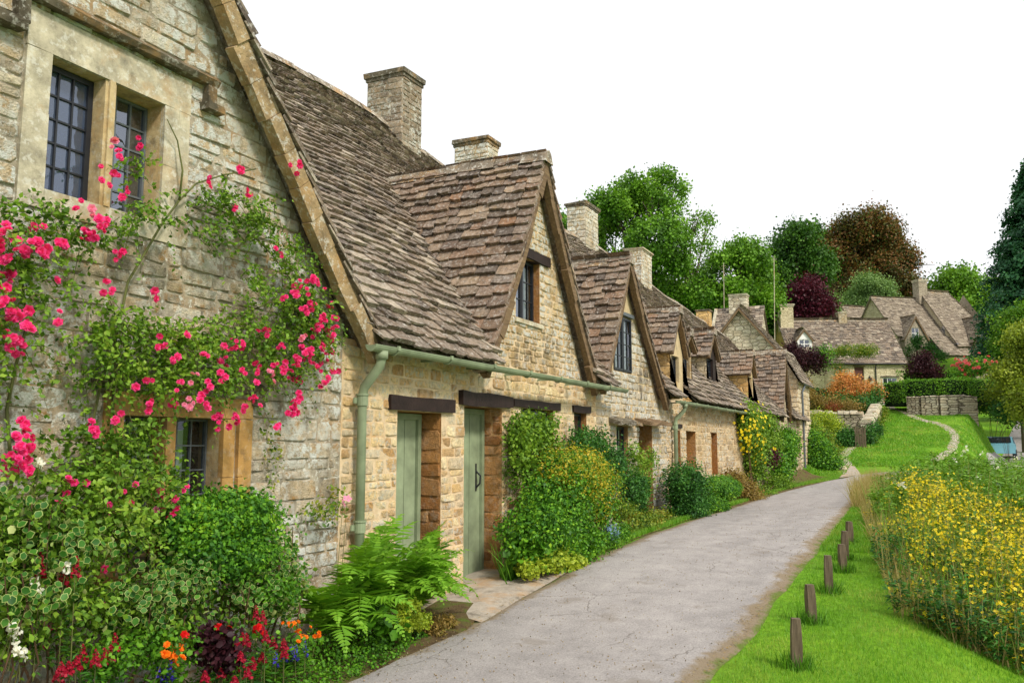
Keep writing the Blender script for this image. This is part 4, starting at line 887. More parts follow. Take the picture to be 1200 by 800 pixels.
dv=Vector((math.cos(SUN_EL)*math.cos(SUN_AZ),math.cos(SUN_EL)*math.sin(SUN_AZ),math.sin(SUN_EL))); so.rotation_euler=dv.to_track_quat('Z','Y').to_euler()
vs=scene.view_settings; vs.view_transform='Standard'; vs.look='None'; vs.gamma=1; vs.exposure=0.82; vs.use_curve_mapping=False
scene.render.resolution_x=1024; scene.render.resolution_y=682
# ================================================================= POSTS, WALLS, CAR
PB=None; PG='timber posts along the lane verge'
pl=[(6.8,.97,.335,'nearest stubby wooden post at the bottom of the grass verge'),(8.13,1.02,.31,'second nearest wooden post on the verge, slightly shorter and upright'),(9.41,1.0,.35,'third wooden post on the verge, slim and dark beside the lane'),(10.54,.96,.29,'fourth wooden post on the verge, leaning right in longer grass'),(11.39,1.01,.33,'fifth wooden post on the verge, almost hiding behind the fourth'),(12.68,1.05,.3,'farthest small wooden post on the verge by the reeds')]
for i,(x,y,h,lab) in enumerate(pl):
    b=MB(); w=.037; z=g(x,y)-.15; lx=rnd.uniform(-.012,.012)
    for k in range(5):
        pass
    n=5; P=[]
    for k in range(n+1):
        zz=z+(h+.15)*k/n; j=lambda:rnd.uniform(-.002,.002); ww=w-.0 if k<n else w-.006
        P+=[(x-ww+j(),y-ww+j(),zz),(x+ww+j(),y-ww+j(),zz),(x+ww+j(),y+ww+j(),zz),(x-ww+j(),y+ww+j(),zz)]
    F=[(k*4+q,k*4+(q+1)%4,k*4+4+(q+1)%4,k*4+4+q) for k in range(n) for q in range(4)]+[(n*4,n*4+1,n*4+2,n*4+3)]
    b.add(P,F); o=b.build('wooden_post',M['post'],None,base=(x,y,g(x,y))); tag(o,lab,'post',PG); o.rotation_euler=(rnd.uniform(-.03,.03),rnd.uniform(-.03,.03),R(rnd.uniform(15,35)))
def rubble_wall(name,label,pts,h,th,mat='drywall',cope='dress',base_drop=.5,cw=.3,ch=.16,colour=None):
    """free standing wall that follows the ground along pts (x,y)"""
    P=[Vector(p) for p in pts]; b=MB(); c=MB(); tot=0
    o0=thing(name,label,'wall',(P[0].x,P[0].y,g(P[0].x,P[0].y)))
    for a,d in zip(P,P[1:]):
        L=(d-a).length; n=max(1,int(L/1.2)); t=(d-a)/L; nn=Vector((-t.y,t.x))*th/2
        for i in range(n):
            p,q=a+t*L*i/n,a+t*L*(i+1)/n
            zp,zq=g(p.x,p.y),g(q.x,q.y); hp=h(p) if callable(h) else h; hq=h(q) if callable(h) else h
            b.hexa([(p.x-nn.x,p.y-nn.y,zp-base_drop),(q.x-nn.x,q.y-nn.y,zq-base_drop),(q.x+nn.x,q.y+nn.y,zq-base_drop),(p.x+nn.x,p.y+nn.y,zp-base_drop),(p.x-nn.x,p.y-nn.y,zp+hp),(q.x-nn.x,q.y-nn.y,zq+hq),(q.x+nn.x,q.y+nn.y,zq+hq),(p.x+nn.x,p.y+nn.y,zp+hp)])
        m=max(1,int(L/cw))
        for i in range(m):
            p,q=a+t*(L*i/m+.01),a+t*(L*(i+1)/m-.01); zp,zq=g(p.x,p.y),g(q.x,q.y); hp=(h(p) if callable(h) else h); hh=ch*rnd.uniform(.7,1.3); k=1.25*rnd.uniform(.9,1.1); j=lambda:rnd.uniform(-.02,.02)
            c.hexa([(p.x-nn.x*k+j(),p.y-nn.y*k+j(),zp+hp+.002),(q.x-nn.x*k+j(),q.y-nn.y*k+j(),zq+hp+.002),(q.x+nn.x*k+j(),q.y+nn.y*k+j(),zq+hp+.002),(p.x+nn.x*k+j(),p.y+nn.y*k+j(),zp+hp+.002),(p.x-nn.x*.8+j(),p.y-nn.y*.8+j(),zp+hp+hh),(q.x-nn.x*.8+j(),q.y-nn.y*.8+j(),zq+hp+hh*rnd.uniform(.8,1.2)),(q.x+nn.x*.8+j(),q.y+nn.y*.8+j(),zq+hp+hh),(p.x+nn.x*.8+j(),p.y+nn.y*.8+j(),zp+hp+hh)])
    b.build('wall_face',M[mat],o0); c.build('coping',M[cope],o0); return o0
rubble_wall('garden_wall','low rough stone garden wall with pale coping behind the yellow shrub, below the flower border',[(50.2,7.0),(49.3,5.0),(49.0,3.1)],.95,.4,'orange_w' if 0 else 'drywall','dress',.8)
rubble_wall('garden_wall','bright topped stone wall climbing beside the lawn towards the cream cottage',[(46.3,2.8),(49.5,2.75),(53.5,2.75),(58,2.85),(61,3.0)],.8,.55,'drywall','dress',.6,.35,.2)
rubble_wall('retaining_wall','curved dry stone wall under the clipped hedge at the top of the lawn',[(57.5,1.0),(56.9,.3),(56.7,-.6),(57.0,-1.5),(57.7,-2.5)],lambda p:4.42-g(p.x,p.y),.5,'drywall','drywall',1.5,.35,.06)
# small gate and marker stones by the path
o=thing('wooden_gate','small weathered grey plank gate between two ivy clumps at the foot of the wall','gate',(43.6,2.95,1.45))
for k in range(5):
    b=MB(); b.box((43.58,2.70+k*.1,1.4),(43.63,2.785+k*.1,2.4+.06*math.sin(k*2)),0,.004); b.build('plank',M['post'],o)
b=MB(); b.box((43.64,2.70,1.65),(43.68,3.18,1.73)); b.box((43.64,2.70,2.15),(43.68,3.18,2.23)); b.build('rail',M['post'],o)
for i,(u,v,s,lab) in enumerate([(978,527,.17,'rounded pale stone beside the path, farther one of two on the lawn edge'),(987,541,.19,'rounded pale stone beside the path, nearer one of two on the lawn edge')]):
    p=at(u,v,X=(37.8,36.6)[i]); x,y=p.x,p.y; z=g(x,y); V=[];F=[]
    for a in range(7):
        for c in range(10):
            th=math.pi*a/6; ph=2*math.pi*c/10; r=s*(1+.15*noise.noise((th*2,ph,i))); V.append((x+r*math.sin(th)*math.cos(ph),y+r*math.sin(th)*math.sin(ph),z+.05+r*.8*math.cos(th)))
    F=[(a*10+c,a*10+(c+1)%10,(a+1)*10+(c+1)%10,(a+1)*10+c) for a in range(6) for c in range(10)]
    o=fast('marker_stone',V,F,M['dress'],None,(x,y,z),True); tag(o,lab,'stone')
# blue car on the far road
cr=thing('parked_car','light blue hatchback on the far road, half hidden by the tall weeds','car',(62.0,-3.95,g(62.,-3.95)+.04),None,R(175),local=True)
blue=simple_mat('pale_blue_car_paint',(.22,.50,.62),.25,.3,.5,.03,3); prof=[(-1.95,.35),(-2.0,.62),(-1.9,.85),(-1.15,.95),(-.55,1.38),(.9,1.42),(1.65,1.02),(1.9,.9),(1.95,.4)]
b=MB(); P=[]
for s_,k in ((-.8,.9),(-.84,1.),(.84,1.),(.8,.9)):
    for x,z in prof: 
        y=s_*(1 if z<1.0 else .82); P.append((x*(.985 if abs(s_)<.82 else 1),y,z))
n=len(prof); F=[(r*n+i,r*n+i+1,(r+1)*n+i+1,(r+1)*n+i) for r in range(3) for i in range(n-1)]+[tuple(range(n))[::-1],tuple(3*n+i for i in range(n)),]+[(0,n,2*n,3*n,4*n-1,3*n-1,2*n-1,n-1)]
b.add(P,F); b.build('body',blue,cr)
b=MB(); b.quad((-1.12,-.66,.98),(-1.12,.66,.98),(-.6,.6,1.36),(-.6,-.6,1.36)); b.warp(lambda p:(p[0]*1.02,p[1],p[2]+.015)); b.build('windscreen',M['glass_d'],cr); b=MB(); b.quad((1.64,-.64,1.04),(1.64,.64,1.04),(.96,.6,1.4),(.96,-.6,1.4)); b.warp(lambda p:(p[0]*1.02,p[1],p[2]+.015)); b.build('rear_window',M['glass_d'],cr)
for s_ in (-1,1):
    b=MB(); b.add([(-1.0,s_*.80,1.0),(1.45,s_*.80,1.02),(.9,s_*.71,1.36),(-.5,s_*.71,1.34)],[(0,1,2,3)]); b.build('side_window',M['glass_d'],cr)
    for x in (-1.25,1.25):
        b=MB(); b.tube([(x,s_*.87,.31),(x,s_*.66,.31)],.31,18); wh=b.build('wheel',M['iron'],cr); b=MB(); b.tube([(x,s_*.885,.31),(x,s_*.87,.31)],.18,12); b.build('hub_cap',M['lead'],wh)
    b=MB(); b.box((-2.01,s_*.55-.13,.62),(-1.93,s_*.55+.13,.76)); b.build('headlight',M['whitep'],cr)
# aerials
for (u,vt,vb,X,lab) in ((907,300,352,48,'tall thin white aerial mast beside the pale cottage chimney'),(848,308,345,52,'short aerial mast standing against the trees behind the row')):
    p=at(u,vt,X=X); q=at(u+1,vb+60,X=X); b=MB(); b.tube([tuple(q),tuple(p)],.02,6); b.tube([(p.x,p.y-.15,p.z-.2),(p.x,p.y+.15,p.z-.2)],.01,5)
    o=b.build('aerial_mast',M['dress'],None,base=tuple(q)); tag(o,lab,'aerial')
# ================================================================= TREES
def trunk(par,base,tops,r,mat='bark',name='trunk'):
    b=MB(); bx=Vector(base); c=sum((Vector(t) for t in tops),Vector())/len(tops); mid=bx.lerp(c,.55); mid.x=bx.x*.6+mid.x*.4; mid.y=bx.y*.6+mid.y*.4
    b.tube([bx-Vector((0,0,.6)),bx,bx.lerp(mid,.5)+Vector((.1,.1,0))*r,mid],[r*1.5,r*1.15,r*.9,r*.7],9)
    for t in tops:
        t=Vector(t); st=bx.lerp(mid,rnd.uniform(.6,1.)); m=st.lerp(t,.5)+Vector((rnd.uniform(-.3,.3),rnd.uniform(-.3,.3),rnd.uniform(0,.5)))*r*2
        b.tube([st,m,t],[r*.5,r*.3,r*.08],6)
        for k in range(4):
            e=t+Vector((rnd.gauss(0,1),rnd.gauss(0,1),rnd.gauss(0,.6)))*r*1.6; m2=m.lerp(t,.55); b.tube([m2,m2.lerp(e,.6)+Vector((0,0,r*.3)),e],[r*.18,r*.1,r*.03],4)
    return b.build(name,M[mat],par,smooth=True)
def tree(name,label,X,blobs,mat,ncl,per,cr,size,r=.35,T=CLUMP,cat='tree',group=None,gapnoise=0.,up=.35,shell=(.45,1.),pos=None,bare=True,core=.7,lobes=11):
    B=[blob(u,v,ru,rv,X=X+dx,ky=1.) for (u,v,ru,rv,dx) in blobs]
    cx=sum(b[0] for b in B)/len(B); cy=sum(b[1] for b in B)/len(B)
    if pos: cx,cy=pos
    base=(cx,cy,g(cx,cy)); o=thing(name,label,cat,base,group)
    B2=[]
    for b_ in B:     # break every mass into smaller uneven lobes
        if core>0: B2.append((b_[0],b_[1],b_[2],b_[3]*core,b_[4]*core,b_[5]*core))
        for k in range(lobes):
            d=Vector((rnd.gauss(0,1),rnd.gauss(0,1),rnd.gauss(0,.8))).normalized(); s=rnd.uniform(.2,.42)
            B2.append((b_[0]+d.x*b_[3]*.8,b_[1]+d.y*b_[4]*.8,b_[2]+d.z*b_[5]*.8,b_[3]*s,b_[4]*s,b_[5]*s*.75))
    P,D=cloud(B2,int(ncl*1.25),int(per*1.9),cr,shell)
    leafmesh('crown',P,D,T,size*.58,M[mat],o,up=up)
    if bare: trunk(o,base,[(b_[0],b_[1],b_[2]) for b_ in B]+[tuple(q[:3]) for q in rnd.sample(B2,min(9,len(B2)))],r)
    return o
TG='trees on the hill behind the cottages'
tree('ash_tree','tall open ash tree rising directly behind the row chimneys',60,[(725,245,38,38,0),(765,235,42,36,1),(700,262,26,26,2),(770,290,44,36,-1),(740,325,40,36,0)],'lf_tree',900,18,.55,.30,.42,group=TG,core=0,lobes=22)
tree('sparse_tree','thin airy tree top with sky showing through, right of the tall ash',64,[(805,255,30,34,0),(812,300,34,30,0),(790,335,30,26,1)],'lf_tree',240,12,.5,.25,.3,group=TG,core=0,lobes=16)
tree('ash_tree','low green tree peeping left of the third chimney',58,[(660,268,18,14,0),(690,290,22,22,2)],'lf_tree',150,16,.8,.32,.25,group=TG)
tree('sycamore_tree','rounded mid green tree between the tall ash and the dark tree',62,[(868,310,36,26,0),(845,345,34,30,-1),(885,340,28,30,2),(800,360,40,26,0)],'lf_tree',800,18,.6,.30,.4,group=TG,core=.3,lobes=15)
tree('lime_tree','dark domed green tree touching the left of the copper beech',78,[(935,285,28,30,0),(945,318,34,34,1),(912,340,24,30,-2)],'lf_treed',900,18,.8,.34,.5,group=TG,core=.5,lobes=15)
tree('copper_beech','large rust and green copper beech, tallest tree above the cream cottage',99,[(1010,278,44,36,0),(990,305,44,36,-1),(1038,300,34,36,1),(1012,340,52,28,0)],'lf_beech',2000,20,.85,.36,.6,group=TG,core=.5,lobes=17)
tree('purple_tree','deep purple leaved round tree behind the cream cottage roof',74,[(944,348,25,24,0),(958,360,16,16,1)],'lf_crim',420,20,.7,.26,.3,group=TG)
tree('conical_tree','small bright green cone shaped tree beside the purple tree',80,[(977,368,9,12,0),(977,352,6,10,0)],'lf_willow',150,16,.35,.18,.15,group=TG)
tree('willow_tree','pale grey green round willow left of the hill house roof',93,[(1022,345,26,24,0),(1005,360,20,20,0),(1045,360,18,20,0)],'lf_willow',560,20,.7,.24,.3,group=TG)
tree('oak_tree','dark green tree behind the hill house chimney',104,[(1065,350,26,22,0),(1085,372,20,26,0),(1050,380,20,26,0)],'lf_treed',420,20,1.1,.4,.4,group=TG)
tree('oak_tree','mid green bushy tree right of the hill house chimney',98,[(1118,340,24,20,0),(1145,345,26,20,0),(1135,370,32,26,-2)],'lf_tree',620,20,1.1,.4,.4,group=TG)
tree('oak_tree','dark green tree between the bushy tree and the tall conifer',104,[(1170,345,24,22,0),(1172,378,20,24,-3)],'lf_treed',420,20,1.,.38,.4,group=TG)
for i,(u,X,h_,lab) in enumerate([(835,70,372,'dense dark tree closing the gap behind the gabled cottage'),(900,76,360,'dense dark tree between the pale chimney and the purple tree'),(985,106,372,'dense dark tree under the copper beech'),(690,66,330,'dense dark tree hidden low behind the row roofs'),(760,70,345,'dense dark tree at the foot of the tall ash'),(1195,88,400,'dense dark tree behind the yellow green bank')]):
    tree('dark_tree',lab,X,[(u,h_,34,22,0),(u-14,h_+22,30,22,0),(u+16,h_+24,30,22,1)],'lf_treed',420,16,1.1,.42,.4,group=TG,bare=True)
# conifer: tiers of drooping sprays
cf=thing('conifer_tree','huge blue green conifer cut by the right edge','tree',(74,-8.1,g(74,-8.1)),TG)
P=[];D=[]
p0=at(1222,420,X=74); p1=at(1212,195,X=74)
for k in range(46):
    t=k/45; c=p0.lerp(p1,t); rad=(4.9*(1-t)**.8+.4)*(.85+.3*rnd.random())
    for q in range(9):
        a=rnd.uniform(0,2*math.pi)
        for s in range(16):
            f=(s+1)/16; rr=rad*f; P.append((c.x+math.cos(a)*rr,c.y+math.sin(a)*rr,c.z-.9*f*f*rad*.28+.25*f)); D.append((math.cos(a),math.sin(a),.5))
P=np.array(P); P=np.repeat(P,12,0)+NR.normal(size=(len(P)*12,3))*.22; D=np.repeat(np.array(D),12,0)
leafmesh('crown',P,D,CLUMP,.2,M['lf_conif'],cf,up=.4,rand=.7,droop=.5)
b=MB(); b.tube([(p0.x,p0.y,g(p0.x,p0.y)-.5),tuple(p1-Vector((0,0,1)))],[.45,.06],10); b.build('trunk',M['bark'],cf)
tree('hazel_tree','yellow green leafy tree overhanging the lane at the right edge',56,[(1205,400,26,24,0),(1190,432,26,22,0),(1215,460,30,26,-2),(1172,462,12,10,2),(1250,420,40,50,0),(1196,478,12,8,-2)],'lf_yel',1000,20,.5,.19,.2,pos=(55,-6.5))
tree('elder_bush','bright green tree spilling beside the conifer foot',66,[(1185,405,20,18,0),(1200,378,24,20,0)],'lf_tree',380,20,.6,.22,.2)
# ================================================================= SHRUBS AND HEDGES OF THE HILL GARDENS
def shrub(name,label,cat,blobs,mat,ncl,per,cr,size,T=LEAF,group=None,stems=5,up=.35,shell=(.5,1.),base=None,clip=None,rand=.9,droop=.3,lobes=4):
    cx,cy=blobs[0][0],blobs[0][1]
    cz=min(b_[2]-b_[5] for b_ in blobs); gz=g(cx,cy); bz=gz if base is None else base
    o=thing(name,label,cat,(cx,cy,bz),group); B=list(blobs)
    for b_ in blobs:
        for k in range(lobes):
            d=Vector((rnd.gauss(0,1),rnd.gauss(0,1),rnd.gauss(0,1))).normalized(); s=rnd.uniform(.25,.45); B.append((b_[0]+d.x*b_[3]*.7,b_[1]+d.y*b_[4]*.7,b_[2]+d.z*b_[5]*.7,b_[3]*s,b_[4]*s,b_[5]*s))
    P,D=cloud(B,ncl,per,cr,shell,clip); leafmesh('foliage',P,D,T,size,M[mat],o,up=up,rand=rand,droop=droop)
    if stems:
        b=MB()
        for k in range(stems):
            t=blobs[k%len(blobs)]; e=Vector((t[0]+rnd.gauss(0,.3)*t[3],t[1]+rnd.gauss(0,.2)*t[4],t[2]+rnd.uniform(0,.5)*t[5])); s=Vector((cx+rnd.gauss(0,.15)*blobs[0][3],cy+rnd.gauss(0,.15)*blobs[0][4],bz-.05)); r=max(.006,blobs[0][3]*.02)
            b.tube([s,s.lerp(e,.5)+Vector((rnd.gauss(0,1),rnd.gauss(0,1),0))*r*3,e],[r,r*.7,r*.3],5)
        b.build('stems',M['twig'],o)
    return o
def boxcloud(x0,x1,y0,y1,z0,z1,n,rotd=0,cen=None):
    """leaves on and just inside the clipped faces of a box hedge"""
    P=NR.uniform(-1,1,size=(n,3)); ax=NR.choice(3,size=n,p=[.35,.25,.4]); sg=NR.choice([-1,1],size=n); sg=np.where(ax==2,1,sg); k=NR.uniform(.82,1.03,size=n)
    P[np.arange(n),ax]=sg*k; D=np.zeros((n,3)); D[np.arange(n),ax]=sg
    c=np.array([(x0+x1)/2,(y0+y1)/2,(z0+z1)/2]); h=np.array([(x1-x0)/2,(y1-y0)/2,(z1-z0)/2]); return P*h+c,D
def hedge(label,pts,w,h,mat='lf_box',size=.11,dens=260,zoff=0.,name='clipped_hedge',zabs=None):
    P=[];D=[]; pts=[Vector(p) for p in pts]; b0=(pts[0].x,pts[0].y,g(*pts[0]))
    for a,d in zip(pts,pts[1:]):
        L=(d-a).length; t=(d-a)/L; nn=Vector((-t.y,t.x)); n=int(dens*L*(w+2*h)); 
        s=NR.uniform(-.5/L,1+.5/L,n); sd=NR.choice([0,1,2],size=n,p=[.35,.35,.3]); q=NR.uniform(0,1,n)
        zz=np.array([zabs if zabs is not None else g(a.x+t.x*L*k,a.y+t.y*L*k)+zoff for k in s]); lump=np.array([noise.noise((a.x+t.x*L*k,a.y+t.y*L*k,3.)) for k in s])*.12
        off=np.where(sd==0,-w/2-lump,np.where(sd==1,w/2+lump,(q-.5)*w)); off*=NR.uniform(.86,1.02,n); z=np.where(sd==2,h+lump,q*h)*NR.uniform(.95,1.01,n)
        rad=np.where((sd!=2)&(q>.9),.93,1.); off*=rad
        P.append(np.stack([a.x+t.x*L*s+nn.x*off,a.y+t.y*L*s+nn.y*off,zz+z],1)); dx=np.where(sd==0,-1,np.where(sd==1,1,0)); D.append(np.stack([nn.x*dx,nn.y*dx,(sd==2)*1.],1))
    P=np.concatenate(P);D=np.concatenate(D); o=thing(name,label,'hedge',b0); leafmesh('foliage',P,D,LEAF,size,M[mat],o,rand=.6,up=.2)
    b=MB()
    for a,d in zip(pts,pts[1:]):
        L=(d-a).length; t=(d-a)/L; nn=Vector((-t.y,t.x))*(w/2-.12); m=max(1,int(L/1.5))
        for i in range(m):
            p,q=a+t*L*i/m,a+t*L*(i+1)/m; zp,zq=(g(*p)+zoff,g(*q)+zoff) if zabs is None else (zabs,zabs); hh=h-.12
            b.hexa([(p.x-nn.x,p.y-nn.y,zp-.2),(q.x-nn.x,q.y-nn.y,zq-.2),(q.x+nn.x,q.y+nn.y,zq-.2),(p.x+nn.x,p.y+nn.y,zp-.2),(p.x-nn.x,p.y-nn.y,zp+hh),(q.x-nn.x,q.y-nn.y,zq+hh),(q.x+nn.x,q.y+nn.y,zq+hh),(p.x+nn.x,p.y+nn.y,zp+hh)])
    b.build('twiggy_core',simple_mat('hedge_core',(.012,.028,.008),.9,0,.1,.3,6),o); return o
hedge('long bright clipped hedge on top of the curved dry stone wall',[(60.5,1.9),(58.6,.7),(58.2,-.6),(58.7,-1.9),(60.3,-3.4),(62,-5.2)],1.7,1.35,'lf_hedge',.10,260,0,zabs=4.2)
hedge('upper lime green clipped hedge above the long hedge, left of the red shrub',[(66,1.2),(65.5,-.2),(65.5,-1.6)],1.6,1.3,'lf_hedge',.11,200,.3)
hedge('round cornered dark green clipped hedge left of the orange azalea',[(57,6.7),(57,4.9)],1.6,1.5,'lf_treed',.11,230,.2)
def S(u,v,ru,rv,X=None,Y=None,k=1.,ky=1.): return blob(u,v,ru,rv,Y=Y,X=X,k=k,ky=ky)
shrub('azalea','orange and gold azalea in front of the cream cottage door','shrub',[S(990,457,20,12,X=56),S(1012,459,20,11,X=56),S(992,446,12,7,X=56.4)],'lf_orange',520,16,.35,.11)
shrub('green_shrub','dark green shrub under the orange azalea','shrub',[S(985,474,22,12,X=54.5),S(1012,474,18,11,X=54.5),S(1027,466,8,14,X=55)],'lf_deep',420,16,.3,.11)
shrub('plum_shrub','large dark plum shrub at the left front of the cream cottage','shrub',[S(933,425,16,16,X=60.5),S(953,424,13,14,X=60.5),S(928,412,10,8,X=60.5)],'lf_plum',520,16,.4,.13)
shrub('plum_shrub','dark plum shrub at the right corner of the cream cottage','shrub',[S(1078,430,16,10,X=64),S(1093,434,12,9,X=64),S(1080,420,11,7,X=64)],'lf_plum',380,16,.35,.12)
shrub('green_shrub','bright green shrub by the cream cottage wall beside the plum shrub','shrub',[S(966,418,9,14,X=61)],'lf_box',110,14,.3,.11)
shrub('garden_border','mixed brown and green flower border on top of the garden wall','plants',[S(952,470,14,12,X=51.5),S(970,474,14,9,X=51.5),S(995,476,16,7,X=51.5),S(945,455,8,14,X=52)],'lf_brown',420,16,.25,.09)
shrub('red_perennial','small rust red plant in the border on the garden wall','plant',[S(977,477,9,6,X=50.8)],'lf_rust',60,12,.16,.07,stems=0)
shrub('yellow_shrub','golden yellow shrub below the garden wall','shrub',[S(965,492,16,9,X=47),S(980,499,10,8,X=46.8),S(955,503,13,10,X=46.5)],'lf_lime',320,16,.25,.09)
shrub('ivy_clump','dark ivy clump to the left of the little gate','shrub',[S(992,515,12,12,X=44)],'lf_deep',190,16,.25,.09); shrub('ivy_clump','dark ivy clump to the right of the little gate','shrub',[S(1016,512,9,12,X=44.5),S(1026,505,6,10,X=46)],'lf_deep',150,16,.22,.09)
shrub('wall_flowers','pink and green plants along the lawn side of the bright topped wall','plants',[S(1030,497,5,10,X=49),S(1035,485,5,10,X=53),S(1022,518,6,9,X=45)],'lf_mixed',130,14,.2,.08,stems=0)
shrub('creeper','green creeper arching over the dark door of the cream cottage','climber',[S(1000,411,22,6,X=66),S(1016,410,14,7,X=66),S(982,413,14,4,X=66),S(983,430,5,16,X=66.2)],'lf_mixed',420,14,.25,.1,stems=0,base=6.)
shrub('creeper','deep green ivy sloping down the front of the hill house','climber',[S(1075,402,7,9,X=78),S(1088,410,8,8,X=77.5),S(1100,417,8,6,X=77),S(1064,412,3,8,X=79)],'lf_deep',320,14,.3,.12,stems=0,base=8.8)
shrub('creeper','dark ivy at the right corner of the hill house','climber',[S(1152,395,8,18,X=79),S(1158,410,10,14,X=79)],'lf_treed',260,14,.35,.13,stems=0,base=8.)
rr=shrub('rhododendron','red flowering shrub at the right end of the upper hedge','shrub',[S(1140,430,17,9,X=63),S(1128,438,14,8,X=63),S(1155,428,10,8,X=63)],'lf_box',330,14,.3,.11)
P,D=cloud([S(1140,427,17,8,X=62.6),S(1130,432,12,7,X=62.6),S(1157,425,8,6,X=62.6)],30,3,.3,(.9,1.05)); V,F=scatter(ROSE,P,zframes(D+np.array([-.6,0,.4])),NR.uniform(.08,.14,len(P))); fast('blossoms',V,F,M['redrhodo'],rr)
shrub('green_shrub','round dark green bush at the roadside under the overhanging tree','shrub',[S(1178,483,11,10,X=56),S(1168,478,8,8,X=58)],'lf_deep',200,16,.3,.11)
shrub('dark_thicket','deep shadowed thicket behind the end of the curved stone wall','thicket',[S(1160,470,18,14,X=62),S(1190,480,18,16,X=62),S(1175,455,26,12,X=66)],'lf_treed',420,16,.5,.16)
# ================================================================= PLANTS ALONG THE ROW
WY=4.6
cl=lambda P:(P[:,1]<4.6)
def W(u,v,ru,rv,Y=4.25,dk=1.,yy=.35):
    p=at(u,v,Y=Y); D=depth(p)/1000.
    # ru px are mostly length along X when the wall is seen at a slant
    ang=max(.42,abs(math.sin(math.atan2(p.y,p.x))+.0)); return (p.x,p.y,p.z,ru*D/ang*.8,yy*dk,rv*D)
shrub('window_climber','loose green climber framing the window under the third dark lintel','climber',[W(612,510,14,24,4.45,yy=.15),W(632,500,16,16,4.45,yy=.15),W(608,545,12,22,4.42,yy=.15),W(640,525,14,18,4.42,yy=.15)],'lf_rose',420,10,.12,.05,clip=cl,base=.2)
shrub('golden_bush','big green bush with golden orange top right of the second door','shrub',[W(650,590,40,45,4.15,yy=.4),W(665,560,36,30,4.2,yy=.35),W(692,580,24,40,4.15,yy=.35),W(630,625,28,30,4.1,yy=.4),W(672,640,30,26,4.1,yy=.35)],'lf_box',1700,14,.13,.045,clip=cl,T=NARROW if 0 else LEAF)
P,D=cloud([W(668,548,34,22,4.1,yy=.35),W(695,572,18,36,4.1,yy=.35),W(680,560,30,26,4.0,yy=.3)],700,12,.09,(.85,1.08),cl); leafmesh('golden_shoots',P,D,LEAF,.032,M['lf_golden'],bpy.data.objects['golden_bush'])
shrub('wall_shrub','dark leafy shrub against the wall above the golden bush','shrub',[W(690,520,30,18,4.4,yy=.2),W(715,545,16,28,4.4,yy=.2)],'lf_deep',520,12,.13,.045,clip=cl,base=.2)
lm=shrub('ladys_mantle','low lime green mound at the foot of the golden bush','plant',[W(645,655,18,10,3.95,yy=.16),W(668,660,14,9,3.93,yy=.14),W(622,665,10,7,4.,yy=.14)],'lf_lime',260,12,.06,.022,T=DAISY,stems=0)
shrub('round_leaf_plant','bright round leaved plant left of the low lime mound','plant',[W(618,645,12,12,4.1,yy=.15),W(634,650,9,9,4.05,yy=.12)],'lf_ground',70,6,.1,.09,T=ROUND,stems=0,up=1.)
shrub('blue_flowers','pale blue flowering plants at the lane edge beyond the golden bush','plant',[W(713,630,13,12,3.98,yy=.12),W(728,622,10,10,4.0,yy=.1)],'lf_box',200,12,.08,.035,stems=0)
P,D=cloud([W(716,622,9,9,3.93,yy=.1)],30,5,.05); V,F=scatter(DAISY,P,zframes(D),NR.uniform(.015,.022,len(P))); fast('small_flowers',V,F,M['lbluef'],bpy.data.objects['blue_flowers'])['kind']='stuff'
shrub('climbing_plant','thin climber with pale stems beside the sage door of the grey cottage','climber',[W(752,560,14,26,4.45,yy=.12),W(742,540,8,22,4.45,yy=.1),W(762,540,8,14,4.45,yy=.1)],'lf_rose',260,8,.12,.045,clip=cl)
shrub('dark_shrub','narrow dark shrub at the foot of the thin climber','shrub',[W(744,578,12,26,4.3,yy=.2)],'lf_deep',330,12,.1,.04,clip=cl)
shrub('low_plants','tangled low green plants between the dark shrub and the drainpipe','plants',[W(755,612,24,12,4.15,yy=.2),W(730,600,14,12,4.15,yy=.2),W(775,605,10,8,4.2,yy=.15)],'lf_mixed',360,12,.1,.04,stems=0)
shrub('dark_shrub','upright dark green bush right of the drainpipe','shrub',[W(802,570,16,30,4.1,yy=.4),W(806,598,16,22,4.05,yy=.35)],'lf_deep',800,14,.13,.045,clip=cl)
shrub('clipped_topiary','neat dome of clipped box hedge beside the lane','shrub',[W(840,572,20,13,3.95,yy=.45),W(835,590,14,12,3.95,yy=.3)],'lf_box',1500,12,.06,.035,shell=(.93,1.0),lobes=0,stems=6,rand=.5)
shrub('brown_shrub','straggly brown and olive shrub beyond the clipped dome','shrub',[W(868,574,16,16,4.1,yy=.35),W(880,586,16,10,3.95,yy=.3),W(860,560,10,8,4.2,yy=.3)],'lf_brown',520,14,.14,.05,clip=cl)
shrub('low_plants','low green plants along the lane edge below the yellow climber','plants',[W(896,582,14,10,4.0,yy=.3),W(912,568,14,12,4.05,yy=.3),W(880,596,10,6,3.9,yy=.2),W(848,603,8,5,3.85,yy=.15)],'lf_rose',520,12,.14,.05,clip=cl)
yc=shrub('yellow_climber','tall climber dotted with yellow flowers covering the wall up to the eaves','climber',[W(878,500,14,26,4.35,yy=.25),W(895,505,14,28,4.35,yy=.25),W(886,535,14,30,4.3,yy=.3),W(905,515,10,22,4.35,yy=.25),W(872,490,8,14,4.4,yy=.2)],'lf_rose',900,14,.2,.07,clip=cl)
P,D=cloud([W(878,500,14,26,4.2,yy=.3),W(886,515,15,30,4.15,yy=.3)],44,3,.22,(.9,1.1)); V,F=scatter(DAISY,P,zframes(D+np.array([-.3,-1,0])),NR.uniform(.03,.05,len(P))); fast('small_flowers',V,F,M['yellowf'],yc)['kind']='stuff'
